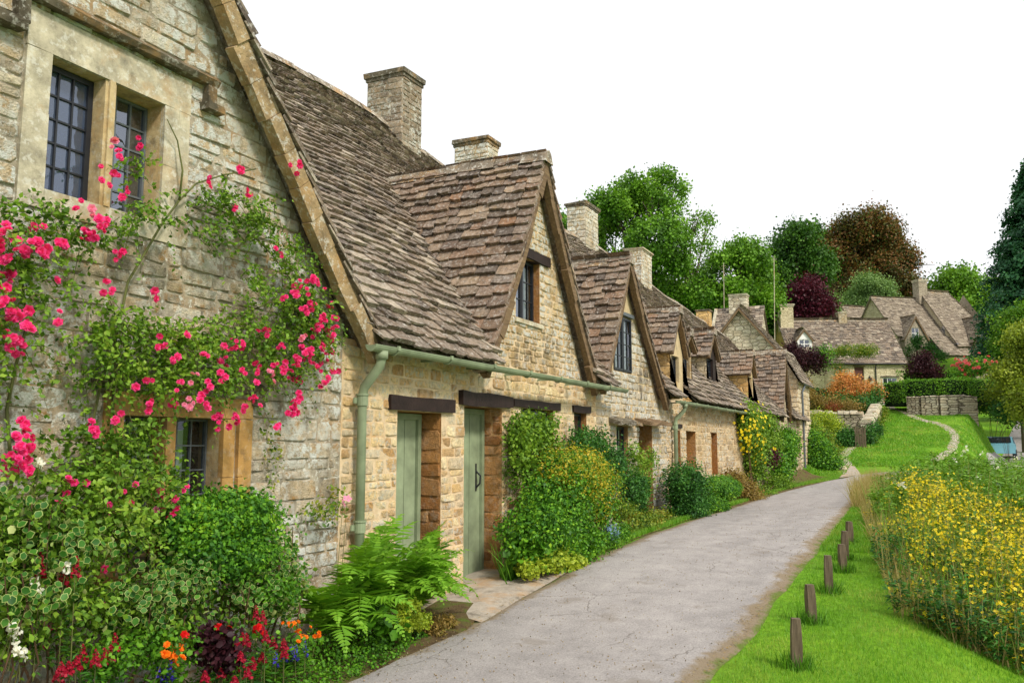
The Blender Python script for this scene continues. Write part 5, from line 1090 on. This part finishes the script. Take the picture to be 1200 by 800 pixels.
shrub('green_shrub','lush green shrub against the wall right of the yellow climber','shrub',[W(918,530,14,28,4.25,yy=.3),W(926,520,9,18,4.3,yy=.3),W(912,550,10,20,4.15,yy=.3)],'lf_box',620,14,.2,.08,clip=cl)
shrub('red_leaf_plant','dark red leaved plant between the yellow climber and green shrub','plant',[W(903,535,7,10,4.1,yy=.25)],'lf_crim',90,12,.12,.06,stems=0)
shrub('corner_shrub','large rounded deep green shrub at the end of the row beside the path','shrub',[S(958,535,17,24,X=37.),S(972,545,12,16,X=36.8),S(952,515,11,12,X=37.5)],'lf_box',1000,16,.24,.085)
shrub('corner_shrub','pale green and yellow plants above the large corner shrub','shrub',[S(950,500,9,9,X=41),S(962,512,12,8,X=40),S(976,530,8,10,X=39)],'lf_mixed',330,14,.22,.08)
# ================================================================= CLIMBING ROSES ON THE NEAR GABLE
def RB(u,v,ru,rv,Y=4.42,yy=.14):
    p=at(u,v,Y=Y); D=depth(p)/1000.; return (p.x,p.y,p.z,ru*D*1.35,yy,rv*D)
rclip=lambda P:(P[:,1]<4.58)
def sprays(blobs,n,L=.32,per=16,droop=.5):
    """arching leafy shoots: leaves strung along short curved twigs"""
    B=np.array(blobs); w=B[:,3]*B[:,5]; w/=w.sum(); P=[];D=[];tw=[]
    for i in NR.choice(len(B),size=n,p=w):
        b_=B[i]; d=unit(NR.normal(size=3)); s=b_[:3]+d*b_[3:6]*NR.uniform(.3,1.)
        v=unit(NR.normal(size=3)*np.array([1,.55,.9])+np.array([0,-.35,.25])); l=L*NR.uniform(.5,1.2); pts=[]
        for k in range(per):
            t=(k+1)/per; q=s+v*l*t+np.array([0,0,-droop*l*t*t]); 
            if q[1]>4.56: q[1]=4.56
            pts.append(q); P.append(q+NR.normal(size=3)*.012); D.append(unit(v*.3+NR.normal(size=3)*.5+np.array([0,-.5,.4])))
        tw.append((s,pts[per//2],pts[-1]))
    return np.array(P),np.array(D),tw
def rose(name,label,blobs,n,size,mat,stems,clusters,pale=0.,L=.3,bsize=.027):
    p=blobs[0]; o=thing(name,label,'rose',(p[0],4.5,0)); P,D,tw=sprays(blobs,n,L); leafmesh('foliage',P,D,LEAF,size,M[mat],o,up=.3,rand=.7)
    b=MB()
    for st in stems:
        pts=[tuple(at(u,v,Y=4.53-.03*(i%2))) for i,(u,v) in enumerate(st[1])]; b.tube(pts,[st[0]*(1-.6*i/max(1,len(pts)-1)) for i in range(len(pts))],6)
    for s,m,e in tw[::2]: b.tube([tuple(s),tuple(m),tuple(e)],[.0028,.002,.001],3,cap=False)
    b.build('stems',M['stem'],o,smooth=True)
    for k,(u,v,c) in enumerate(clusters):
        q=at(u,v,Y=NR.uniform(4.12,4.36)); m=c; pp=np.array([q]*m)+NR.normal(size=(m,3))*np.array([.024,.014,.024])*(0 if m==1 else 1)
        fr_=zframes(NR.normal(size=(m,3))*.55+np.array([-.55,-1.,.15])); sz=NR.uniform(.62,1.15,m)*bsize*(1.5 if c==1 else 1)
        V,F=scatter(ROSE,pp,fr_,sz); fast('blossom_cluster',V,F,M['palepink'] if rnd.random()<pale else M['pink'],o)
    return o
c2=[(285,202,3),(247,217,4),(275,245,4),(290,225,3),(130,170,3),(143,180,3),(163,168,3),(133,200,3),(148,230,4),(343,200,2),(352,192,3),(323,295,3),(182,343,2),(188,407,5),(220,393,2),(203,420,4),(240,417,3),(308,390,4),(283,403,4),(263,447,4),(302,447,4),(297,462,3),(299,469,4),(275,405,5),(347,340,4),(345,345,3),(365,328,5),(372,335,3),(367,357,4),(380,373,6),(388,360,4),(391,385,5),(388,397,6),(378,408,5),(360,413,5),(373,430,5),(383,448,5),(343,443,5),(353,397,4),(352,420,4),(368,385,5),(382,420,4),(346,480,4),(350,470,3),(340,488,2),(320,437,4),(300,430,4),(335,432,4),(258,490,4),(275,497,2),(286,476,2),(244,475,3),(220,470,4),(205,472,4),(232,462,4),(247,455,3),(165,455,4),(175,472,5),(137,491,4),(211,571,2),(206,450,3),(225,440,3),(262,425,3),(330,405,3),(120,212,2),(126,332,3),(133,308,2)]
c2+=[(u+rnd.uniform(-16,10),v+rnd.uniform(-14,16),rnd.randint(2,4)) for u,v,c in c2[24:50]]
rose('climbing_rose','pink climbing rose covering the near gable above and around the small lower window',
 [RB(150,385,50,22),RB(225,400,60,28),(RB(300,395,50,26)),RB(345,355,30,28),RB(130,430,40,30),RB(185,440,55,18),RB(260,240,36,26),RB(300,262,34,22),RB(335,300,30,20),RB(240,275,26,10),RB(370,390,22,40),RB(330,430,40,20),RB(150,265,30,8),RB(160,200,20,10,4.5,.05),RB(110,400,20,24),RB(300,340,30,14),RB(170,255,40,8),RB(250,440,70,20),RB(365,360,22,30)],900,.033,'lf_rose',
 [(.012,[(125,640),(128,560),(132,480),(135,400),(150,330),(190,262),(210,235),(230,215),(262,205),(300,198)]),(.009,[(210,235),(214,200),(208,165),(196,140)]),(.010,[(118,600),(104,520),(120,440),(180,395),(250,380),(330,350),(370,330)]),(.008,[(230,232),(280,258),(320,300),(350,340),(380,360)]),(.007,[(135,400),(110,390),(70,385)])],c2,.04,.24)
c1=[(10,307,5),(28,288,4),(53,297,5),(45,285,4),(20,288,4),(107,278,6),(98,275,4),(108,248,3),(90,238,2),(120,258,4),(118,265,3),(135,295,2),(67,328,1),(127,340,3),(67,362,2),(10,350,4),(12,367,5),(5,375,4),(27,368,4),(32,383,3),(20,407,7),(14,400,5),(10,325,4),(3,340,4),(25,507,5),(30,500,3),(19,527,5),(12,547,5),(32,550,4),(26,536,4),(34,523,3),(8,538,4),(2,270,4),(40,262,3),(62,290,3),(75,285,2),(3,290,4)]
rose('climbing_rose','deep pink climbing rose hanging in heavy trusses down the left edge of the wall',
 [RB(20,260,44,26),RB(70,265,36,24),RB(100,285,26,18),RB(5,310,26,30),RB(45,345,26,26),RB(15,390,26,30),RB(10,470,14,20),RB(-30,330,50,80),RB(-60,420,50,80),RB(30,520,30,20)],330,.034,'lf_rose',
 [(.012,[(5,640),(14,560),(8,480),(18,430),(32,380),(25,320),(40,270),(70,240)]),(.008,[(-40,600),(-30,450),(-10,330),(10,260)])],c1,.03,.24,.03)
c3=[(64,565,3),(85,564,3),(102,564,3),(80,581,3),(106,504,4),(110,497,3),(146,575,2),(156,584,2),(185,584,3),(197,602,3),(124,596,2),(117,629,1),(141,619,1),(136,634,1),(118,666,2),(56,693,2),(64,737,3),(118,710,3),(62,750,2),(188,580,2),(183,597,1),(70,600,3),(205,595,2)]
rose('rose_bush','low pink shrub rose with large single blooms below the climbing roses','' if 0 else [RB(90,560,50,36,4.3,.2),RB(150,570,50,36,4.3,.2),RB(60,600,60,30,4.2,.2),RB(165,525,16,34,4.4,.12),RB(115,515,36,26,4.4,.15),RB(205,570,16,12,4.3,.12),RB(140,620,50,30,4.15,.2),RB(-10,600,40,60,4.2,.2)],470,.036,'lf_rose',
 [(.008,[(150,680),(148,600),(138,520),(132,470)]),(.006,[(170,680),(175,600),(165,530),(150,480)]),(.006,[(60,700),(70,640),(60,560)])],c3,.1,.22,.026)
# ================================================================= NEAR BORDER
shrub('euonymus_bush','dense bright green bush under the small window of the near cottage','shrub',[RB(265,602,44,22,4.2,.24),RB(235,612,44,26,4.2,.26),RB(288,612,30,26,4.15,.24),RB(250,650,46,30,4.1,.26)],'lf_box',1500,13,.07,.03,clip=rclip,T=LEAF,droop=0,shell=(.6,1.))
def varieg(name,label,blobs,ncl,per,cr,size):
    p=blobs[0]; o=thing(name,label,'shrub',(p[0],p[1],0)); P,D=cloud(blobs,ncl,per,cr,(.4,1.),rclip); n=len(P)
    N=D*.7+NR.normal(size=(n,3))*.7+np.array([-.3,-.5,.5]); Y=NR.normal(size=(n,3)); Rm=frames(N,Y); s=size*NR.uniform(.55,1.25,n)
    V,F=scatter(ROUND,P,Rm,s); fast('leaf_margins',V,F,M['lf_cream'],o)
    V,F=scatter(ROUND,P+Rm[:,:,2]*.0025+Rm[:,:,1]*(s*.07)[:,None],Rm,s*np.array([.84]*n)); fast('leaf_blades',V,F,M['lf_vinner'],o)
    b=MB()
    for k in range(10):
        t=blobs[k%len(blobs)]; b.tube([(t[0]+rnd.gauss(0,.1),4.3,0),(t[0]+rnd.gauss(0,.1),t[1],t[2]*.6),(t[0]+rnd.gauss(0,.12),t[1]-.05,t[2]+t[5]*.5)],[.007,.005,.003],5)
    b.build('stems',M['twig'],o); return o
varieg('variegated_shrub','cream edged variegated shrub sprawling below the pink roses at bottom left',[RB(70,640,60,26,4.05,.14),RB(30,690,50,40,4.0,.14),RB(170,700,40,36,4.0,.14),RB(20,600,30,20,4.1,.12)],130,7,.1,.042)
varieg('variegated_shrub','pale cream variegated shrub between the green bush and the ferns',[RB(322,670,26,34,4.0,.13),RB(335,630,14,26,4.1,.1),RB(300,700,30,30,3.98,.13),RB(215,690,30,26,4.0,.12),RB(340,700,18,20,3.98,.1)],170,7,.08,.04)
shrub('leafy_plant','plain green leafy filler between the variegated shrubs at the bottom left corner','plants',[RB(60,720,80,50,4.15,.2),RB(180,720,60,40,4.12,.2),RB(300,690,50,40,4.15,.2),RB(-20,700,60,80,4.15,.2),RB(60,640,80,40,4.25,.2)],'lf_rose',1000,10,.1,.04,T=LEAF,clip=rclip)
shrub('leafy_plant','fresh green feathery plant behind the crimson snapdragons','plants',[RB(290,650,40,24,4.05,.2),RB(310,690,30,20,4.0,.2),RB(150,765,50,24,3.95,.15),RB(200,760,30,20,3.93,.15)],'lf_ground',520,10,.07,.03,T=LEAF)
# ferns
PINNA=(np.array([(0,0,0),(.34,.12,.02),(.3,.5,-.03),(0,1,-.16),(-.3,.5,-.03),(-.34,.12,.02)]),np.array([(0,1,2,3),(0,3,4,5)]))
def fern(name,label,u,v,Y,n,L,a0,a1,group=None,lean=(.2,1.0)):
    q=at(u,v,Y=Y); z0=max(.0,min(.12,q.z-.02)); o=thing(name,label,'fern',(q.x,q.y,z0),group)
    for k in range(n):
        a=rnd.uniform(a0,a1); tl=rnd.uniform(*lean); l=L*rnd.uniform(.75,1.15); d=Vector((math.cos(a),math.sin(a),0)); pts=[];m=30
        P=[];Yv=[];N=[];S=[]; p=Vector((q.x,q.y,z0)); el=R(88)-tl*R(32); side=Vector((-d.y,d.x,0)); rach=[]
        for i in range(m):
            t=i/(m-1); e=el-t*t*R(95)*(.55+min(tl,1)*.5); st=(d*math.cos(e)+Vector((0,0,1))*math.sin(e)); p=p+st*(l/m)
            if p.y>4.5: p.y=4.5
            rach.append(tuple(p)); nrm=side.cross(st).normalized(); nrm=nrm if nrm.z>0 else -nrm
            if t<.14: continue
            pl=l*.26*math.sin(math.pi*min(1,(t-.08)/.92)**.62)*(1.02-t*.35)+.008
            for sg in (-1,1):
                w=(side*sg+st*.38+Vector((0,0,-.12))).normalized(); P.append(p.copy()); Yv.append(w); N.append(nrm+Vector((rnd.gauss(0,.2),rnd.gauss(0,.2),rnd.gauss(0,.1)))); S.append((.034+pl*.06,pl,pl*.8))
        Rm=frames(np.array(N),np.array(Yv)); V,F=scatter(PINNA,np.array(P),Rm,np.array(S))
        fo=fast('frond',V,F,M['lf_fern'],o)
        if k%2==0:
            b=MB(); b.tube(rach,[.004*(1-i/m)+.001 for i in range(m)],4,cap=False); b.build('frond_stalk',M['lf_fern'],fo)
    return o
FG='ferns beside the first sage door'
fern('fern','largest fern, its tall fronds fanning up beside the downpipe',425,705,4.3,34,1.06,R(170),R(380),FG,(.0,1.5))
fern('fern','fern with arching fronds spilling towards the doorstep',472,715,4.2,28,.86,R(180),R(370),FG,(.2,1.6))
fern('fern','smaller fern at the back against the wall beneath the first sage door',490,680,4.4,20,.85,R(180),R(360),FG,(.0,1.1))
fern('fern','low fern at the left, half behind the cream variegated shrub',388,715,4.2,20,.8,R(150),R(350),FG,(.2,1.6))
# snapdragons and other flowers
def spike_plant(name,label,u,v,Y,n,h,mat,cat='flower',spr=.09,fs=.02,lm='lf_ground',fl=.45,bush=True,group=None):
    q=at(u,v,Y=Y); o=thing(name,label,cat,(q.x,q.y,max(0,q.z-h)),group); zb=max(0,q.z-h); b=MB(); P=[];Z=[];S=[];LP=[];LD=[]
    for k in range(n):
        x=q.x+rnd.gauss(0,spr); y=q.y+rnd.gauss(0,spr*.6); hh=(q.z-zb)*rnd.uniform(.8,1.08); b.tube([(x,y,zb),(x+rnd.gauss(0,.01),y,zb+hh)],[.003,.0015],4)
        m=13
        for i in range(m):
            t=i/(m-1); r=(1-t)*.016+.003; a=i*2.4; P.append((x+math.cos(a)*r,y+math.sin(a)*r,zb+hh*(1-fl*.42*(1-t)))); Z.append((math.cos(a),math.sin(a),.2)); S.append(fs*(1-.6*t)*rnd.uniform(.8,1.2))
        for i in range(26):
            t=rnd.uniform(.05,.8); a=rnd.uniform(0,6.28); LP.append((x+math.cos(a)*.01,y+math.sin(a)*.01,zb+hh*t)); LD.append((math.cos(a),math.sin(a),.3))
    b.build('stems',M['stem'],o); V,F=scatter(SPIK,np.array(P),zframes(np.array(Z)),np.array(S)); fast('blossoms',V,F,M[mat],o)
    LP,LD=np.array(LP),np.array(LD); V,F=scatter(NARROW,LP,frames(np.array([0,0,1.])+LD*-.2+NR.normal(size=LP.shape)*.2,LD),NR.uniform(.04,.075,len(LP))); fast('foliage',V,F,M[lm],o); return o
for u,v,Y,n,h,lab in ((288,742,3.72,7,.36,'crimson snapdragons in the middle of the border front'),(322,750,3.72,5,.34,'crimson snapdragons at the right end beside the blue flowers'),(62,650,3.98,3,.6,'dark crimson snapdragons among the white bells at far left'),(83,770,3.85,4,.35,'dark crimson snapdragons at the bottom left corner'),(306,702,3.8,2,.5,'single tall dark red snapdragon standing above the others'),(125,750,3.9,5,.45,'deep red snapdragons below the pink shrub rose'),(275,778,3.68,6,.28,'low dark red snapdragons at the bottom edge')):
    spike_plant('snapdragon',lab,u,v,Y,n,h,'crimson',lm='lf_deep' if u<300 else 'lf_ground',group='snapdragons in the border')
for u,v,Y,lab in ((195,775,3.8,'blue lobelia at the bottom left beside the orange flowers'),(345,752,3.68,'violet blue lobelia right of the crimson snapdragons')):
    spike_plant('lobelia',lab,u,v,Y,9,.2,'blue',spr=.05,fs=.012,fl=1.2,group='lobelias in the border')
def flower_bunch(name,label,pts,Y,mat,size,stem=.15,cat='flower',T=ROSE,rn=.02,per=3,group=None,leaf=None):
    q=at(*pts[0],Y=Y); o=thing(name,label,cat,(q.x,q.y,max(0,q.z-stem)),group); b=MB(); PP=[]
    for u,v in pts:
        p=at(u,v,Y=Y+rnd.uniform(-.05,.05)); b.tube([(p.x+rnd.gauss(0,.02),p.y+.03,max(0,p.z-stem)),tuple(p)],[.0025,.0015],4)
        for k in range(per): PP.append((p.x+rnd.gauss(0,rn),p.y+rnd.gauss(0,rn),p.z+rnd.gauss(0,rn)))
    b.build('stems',M['stem'],o); PP=np.array(PP); V,F=scatter(T,PP,zframes(NR.normal(size=PP.shape)*.6+np.array([-.4,-.8,.5])),NR.uniform(.7,1.2,len(PP))*size); fast('blossoms',V,F,M[mat],o)
    if leaf:
        P=np.repeat(PP,5,0)+NR.normal(size=(len(PP)*5,3))*np.array([.04,.04,.04])-np.array([0,0,.05]); leafmesh('foliage',P,NR.normal(size=P.shape),ROUND,.03,M[leaf],o,up=1.)
    return o
flower_bunch('nasturtium','orange nasturtiums beside the dark foliage at the bottom left',[(205,770),(198,762),(210,760),(203,778),(192,768)],3.8,'orangef',.026,leaf='lf_ground')
flower_bunch('nasturtium','orange nasturtiums right of the crimson snapdragons',[(342,733),(352,738),(360,742),(336,730),(372,742),(348,748)],3.72,'orangef',.018,leaf='lf_ground')
flower_bunch('red_flowers','bright scarlet flowers above the crimson snapdragons',[(252,733),(298,735),(268,738),(303,738),(216,745)],3.76,'red',.024,leaf='lf_ground')
flower_bunch('white_bells','white bell flowers hanging among the leaves at the far left edge',[(15,735),(18,748),(22,762),(13,742),(24,768)],3.92,'white',.023,T=SPIK,rn=.012)
flower_bunch('white_bells','pair of white flowers just below the pink shrub rose',[(78,664),(80,668),(39,683),(41,687)],3.95,'white',.024,T=SPIK,rn=.01)
flower_bunch('white_bells','single small white bloom against the lichened wall',[(47,541),(48,545)],4.25,'white',.028,T=SPIK,rn=.008,per=2)
flower_bunch('cosmos','pink cosmos flower standing above the ferns beside the downpipe',[(407,584),(402,589)],4.15,'palepink',.034,T=DAISY,per=1,rn=.0,stem=.6)
shrub('dark_plant','purple black leaved plant among the crimson snapdragons','plant',[RB(248,752,18,14,3.8,.08),RB(262,770,16,12,3.75,.07)],'lf_plum',110,8,.06,.035,T=ROUND,stems=0)
shrub('ladys_mantle','frothy yellow green plant at the border edge below the ferns','plant',[RB(478,712,14,9,3.86,.07),RB(492,728,12,8,3.84,.06),RB(470,735,10,7,3.82,.06)],'lf_lime',300,9,.035,.012,T=DAISY,stems=0)
shrub('round_leaf_plant','broad round leaved plant in front of the yellow green froth','plant',[RB(462,738,12,7,3.8,.06),RB(440,722,16,10,3.88,.08)],'lf_ground',30,5,.07,.075,T=ROUND,stems=0,up=1.3)
shrub('bronze_plant','small bronze green plant at the right end of the near border','plant',[RB(510,735,12,9,3.86,.08),RB(522,728,10,7,3.9,.07)],'lf_brown',150,9,.045,.025,stems=0)
shrub('wall_climber','thin straggly climber on the wall left of the downpipe','climber',[RB(318,545,7,26,4.54,.03),RB(312,500,5,14,4.55,.03),RB(375,600,20,12,4.45,.08),RB(395,590,10,20,4.5,.05)],'lf_mixed',60,7,.07,.035,stems=0,clip=rclip,base=.3)
# ground cover at the feet of the border
P=[];
for k in range(5200):
    x=rnd.uniform(2.6,6.4); f=rnd.random(); yl=3.66 if x<5.4 else 3.66+(x-5.4)*.22; y=yl+f*(.35+.25*rnd.random()); P.append((x,y,rnd.uniform(.0,.06+.2*min(1,f*2))*(1-.3*ss(5.6,6.4,x))))
P=np.array(P); D=np.tile([0,-.4,.8],(len(P),1)); o=leafmesh('ground_cover',np.repeat(P,3,0)+NR.normal(size=(len(P)*3,3))*.014,np.repeat(D,3,0),ROUND,.019,M['lf_ground'],None,base=(4.5,3.8,0)); tag(o,'low bright green ground cover along the near border edge','ground cover',kind='stuff')
def tuft_field(name,label,pts,hmin,hmax,w,mat,cat='grass',bend=.6,base=(0,0,0)):
    P=np.array(pts); n=len(P); Z=np.tile([0,0,1.],(n,1))+NR.normal(size=(n,3))*np.array([.28,.28,0]); a=NR.uniform(0,2*math.pi,n); Yh=np.stack([np.cos(a),np.sin(a),np.zeros(n)],1)
    Z=unit(Z); Y=unit(Yh-Z*(Yh*Z).sum(1,keepdims=True)); X=np.cross(Y,Z); Rm=np.stack([X,Y,Z],-1); h=NR.uniform(hmin,hmax,n); S=np.stack([w*NR.uniform(.7,1.3,n),h*bend,h],1)
    V,F=scatter(BLADE,P,Rm,S); o=fast(name,V,F,M[mat],None,base=base); return tag(o,label,cat,kind='stuff')
def lane_right(x): return interp(x,[(3,1.42),(6.6,1.45),(10.5,1.4),(13,1.4),(17,1.48),(20.7,1.58),(24,1.66),(30,1.75)])
def mead_edge(x): return interp(x,[(4,-5),(7.5,-2.2),(8.02,-.6),(8.21,-.2),(8.67,.27),(12,.6),(14.3,.85),(18,1.15),(23,1.5)])
pts=[]
while len(pts)<95000:
    x=4.5+ (rnd.random()**1.7)*9; y=rnd.uniform(-2.5,lane_right(x)-.02)
    if y<mead_edge(x)-.8: continue
    if y>lane_right(x)-.12 and rnd.random()<.5: continue
    pts.append((x,y,g(x,y)-.025))
tuft_field('verge_grass','short mown grass of the verge around the wooden posts',pts,.02,.055,.0045,'grass',base=(8,.8,0))
pts=[]
while len(pts)<38000:
    x=rnd.uniform(12,24); y=rnd.uniform(mead_edge(x)-.3,lane_right(x)-.02); pts.append((x,y,g(x,y)-.02))
tuft_field('verge_grass','grass at the far end of the verge beside the lane',pts,.04,.09,.012,'grass',base=(16,1.2,.3))
pts=[]
for x,y,h,_ in pl:
    for k in range(260):
        a=rnd.uniform(0,6.28); r=.05+abs(rnd.gauss(0,.06)); pts.append((x+r*math.cos(a),y+r*math.sin(a),g(x,y)-.02))
tuft_field('long_grass','longer darker grass tufts round the feet of the posts',pts,.07,.15,.006,'lf_ground',base=(9,1,0))
pts=[]
while len(pts)<26000:
    x=rnd.uniform(8.5,35); yl=interp(x,[(8,3.9),(10.6,3.95),(13,3.92),(16,3.88),(24,3.86),(28,3.72),(31,3.52),(34,3.08)])
    y=yl+abs(rnd.gauss(0,.1 if x<26 else .3))
    if y>4.55 or (x<9.9): continue
    pts.append((x,y,g(x,y)))
tuft_field('verge_grass','thin fringe of grass and moss at the foot of the cottage beds',pts,.03,.09,.011,'grass',base=(20,4,.3))
pts=[]
while len(pts)<60000:
    x=35+rnd.random()**1.3*26; y=rnd.uniform(-5,4.5)
    if x<38.2 and y<3: continue
    pts.append((x,y,g(x,y)-.03))
tuft_field('lawn_grass','mown grass of the sloping lawn below the cream cottage',pts,.05,.12,.05,'grass',base=(48,1,2),bend=.4)
# arching strap leaves by the golden bush
for (u,v,Y,lab) in ((652,650,4.0,'clump of arching strap leaves in front of the golden bush'),(600,650,4.25,'clump of grassy leaves beside the second door')):
    q=at(u,v,Y=Y); pts=[(q.x+rnd.gauss(0,.07),q.y+rnd.gauss(0,.05),g(q.x,q.y)) for k in range(110)]; o=tuft_field('strap_leaf_plant',lab,pts,.25,.5,.014,'lf_ground',cat='plant',base=(q.x,q.y,g(q.x,q.y))); del o['kind']
# ================================================================= RIVERSIDE MEADOW
pts=[(x,y,g(x,y)-.02) for x in (rnd.uniform(8.3,18) for _ in range(5200)) for y in [mead_edge(x)-rnd.random()**.8*4.2]]
tuft_field('tall_grass','tall green grass blades growing up through the yellow wildflowers',pts,.4,.85,.008,'lf_mead',base=(12,-1,0),bend=.3)
def stemfield(n,xf,yf,hf,leafn,lsize,flowers,fs,fmat,lmat,names,labels,cats,leafT=NARROW,fl=(.45,1.),fr_=.15,patch=.92,fp=.85):
    SP=[];LP=[];LD=[];FP=[]
    k=0
    while k<n:
        x=xf(); y=yf(x)
        if y is None: continue
        k+=1; z=g(x,y)-.03; h=hf(x,y)*rnd.uniform(.6,1.15)
        if rnd.random()<patch*ss(.0,.25,noise.noise((x*.7,y*1.1,5.))): continue
        lx,ly=rnd.gauss(0,.09)*h,rnd.gauss(0,.09)*h; SP.append((x,y,z,h,lx,ly))
        for i in range(leafn):
            t=rnd.uniform(.15,.95); a=rnd.uniform(0,6.28); LP.append((x+lx*t+math.cos(a)*.02,y+ly*t+math.sin(a)*.02,z+h*t)); LD.append((math.cos(a),math.sin(a),.5))
        for i in range(flowers if rnd.random()<fp else 0):
            t=rnd.uniform(*fl); a=rnd.uniform(0,6.28); r=fr_*rnd.random()**.6*(.4+.6*(1-abs(t-.8))); FP.append((x+lx*t+math.cos(a)*r,y+ly*t+math.sin(a)*r,z+h*t+rnd.gauss(0,.02)))
    SP=np.array(SP); m=len(SP); a=NR.uniform(0,6.28,m); Z=unit(np.stack([SP[:,4],SP[:,5],SP[:,3]],1)); Yh=np.stack([np.cos(a),np.sin(a),np.zeros(m)],1); Y=unit(Yh-Z*(Yh*Z).sum(1,keepdims=True)); X=np.cross(Y,Z)
    V,F=scatter(BLADE,SP[:,:3],np.stack([X,Y,Z],-1),np.stack([np.full(m,.012),SP[:,3]*.03,SP[:,3]],1)); b0=tuple(SP[0,:3])
    tag(fast(names[0],V,F,M['straw'],None,base=b0),labels[0],cats[0],kind='stuff')
    LP,LD=np.array(LP),np.array(LD); V,F=scatter(leafT,LP,frames(np.array([0,0,1.])+NR.normal(size=LP.shape)*.5,LD+NR.normal(size=LP.shape)*.3),NR.uniform(.6,1.3,len(LP))*lsize); tag(fast(names[1],V,F,M[lmat],None,base=b0),labels[1],cats[1],kind='stuff')
    if FP:
        FP=np.array(FP); V,F=scatter(DAISY,FP,zframes(NR.normal(size=FP.shape)*.8+np.array([-.4,0,.8])),NR.uniform(.6,1.3,len(FP))*fs); tag(fast(names[2],V,F,M[fmat],None,base=b0),labels[2],cats[2],kind='stuff')
def yy1(x):
    e=mead_edge(x); y=e-rnd.random()**.8*(5.0 if x<14 else 3.8); return y if y>-4.6 else None
def hh1(x,y): return (.22+.56*ss(0,.8,mead_edge(x)-y))*(.62+.85*(noise.noise((x*.9,y*.9,0))*.5+.5))
stemfield(3300,lambda:rnd.uniform(6.5,17.5),yy1,hh1,26,.08,15,.017,'yellowf','lf_mixed',('meadow_stems','meadow_leaves','yellow_wildflowers'),('brown and straw coloured stems of the tall riverside plants','olive green leaves of the tall riverside plants','mass of golden yellow wildflowers beside the grass verge'),('stems','leaves','wildflowers'))
stemfield(1700,lambda:rnd.uniform(14.5,36),lambda x:(mead_edge(x) if x<30 else .9-(x-30)*.55)-.1-rnd.random()*8.5,lambda x,y:(.5+.9*ss(0,2.4,(mead_edge(x) if x<30 else 1)-y)),44,.14,7,.03,'white','lf_mead',('willowherb_stems','willowherb_leaves','white_meadow_flowers'),('pale stems of the tall green plants beyond the yellow flowers','tall bright green plants beyond the yellow flowers','scattered white flower heads among the tall green plants'),('stems','leaves','wildflowers'),fl=(.96,1.03),fr_=.07,fp=.035,patch=.2)
stemfield(900,lambda:rnd.uniform(7.9,11.5),lambda x:mead_edge(x)+.1-rnd.random()**1.5*1.6,lambda x,y:.3+.25*rnd.random(),22,.07,0,.02,'yellowf','lf_deep',('ditch_stems','ditch_leaves'),('straw stems at the ditch edge','dark green low growth at the ditch edge'),('stems','leaves'))
pts=[(x,y,g(x,y)-.02) for x,y in ((rnd.uniform(19,29),0) for _ in range(3500)) for y in [mead_edge(x)+.3-abs(rnd.gauss(0,.6))]]
tuft_field('tall_grass','tall seeding grass crowding the right edge of the lane bend',pts,.25,.75,.009,'straw',base=(24,1.4,.3))
pts=[(x,y,g(x,y)-.02) for x,y in ((rnd.uniform(8,19),0) for _ in range(7000)) for y in [mead_edge(x)+.1-rnd.random()*1.2]]
tuft_field('tall_grass','rough straw and green grass between mown verge and wildflowers',pts,.12,.4,.007,'straw',base=(11,.3,.1))
shrub('riverside_bush','dark leafy bush at the right edge behind the yellow flowers','shrub',[(13.5,-2.6,.75,.9,.9,.8),(15.5,-3.2,1.,1.,1.2,.9)],'lf_deep',900,14,.25,.07)
b=MB(); q=Vector((8.75,0,g(8.75,0))); b.tube([(8.72,.16,g(8.72,.16)+.03),(8.66,-.18,g(8.66,-.18)+.05)],[.035,.03],8); o=b.build('fallen_log',M['dress'],None,base=tuple(q)); tag(o,'pale bare log lying at the ditch edge below the yellow flowers','log')

P=[]
for k in range(2600):
    x=rnd.uniform(4.5,30)
    if rnd.random()<.5: y=lane_right(x)+abs(rnd.gauss(0,.1))
    else: y=interp(x,[(5,3.77),(6.9,3.81),(8.5,3.88),(10.6,3.93),(13,3.9),(24,3.84),(30,3.6)])-abs(rnd.gauss(0,.12))
    P.append((x,y,g(x,y)+.02))
P=np.array(P); o=leafmesh('leaf_litter',P,np.tile([0,0,1.],(len(P),1)),LEAF,.022,M['lf_brown'],None,base=(8,1.5,0),up=1.5,rand=.3); tag(o,'fallen leaves and bits scattered along both edges of the lane','leaf litter',kind='stuff')
V=[];tv=np.array([(1,0,0),(-.9,.2,0),(0,1,.1),(.1,-1,0),(0,0,.7),(0,0,-.5)]);tf_=np.array([(0,2,4),(2,1,4),(1,3,4),(3,0,4),(2,0,5),(1,2,5),(3,1,5),(0,3,5)])
P=np.array([(x,y,g(x,y)+.018) for x,y in ((4.2+rnd.random()**1.6*16,rnd.uniform(1.5,3.8)) for _ in range(2200))]); V,F=scatter((tv,tf_),P,zframes(NR.normal(size=P.shape)),NR.uniform(.003,.008,len(P))); tag(fast('grit',V,F,M['mid'],None,base=(8,2.5,0)),'loose grit scattered over the lane surface','grit',kind='stuff')
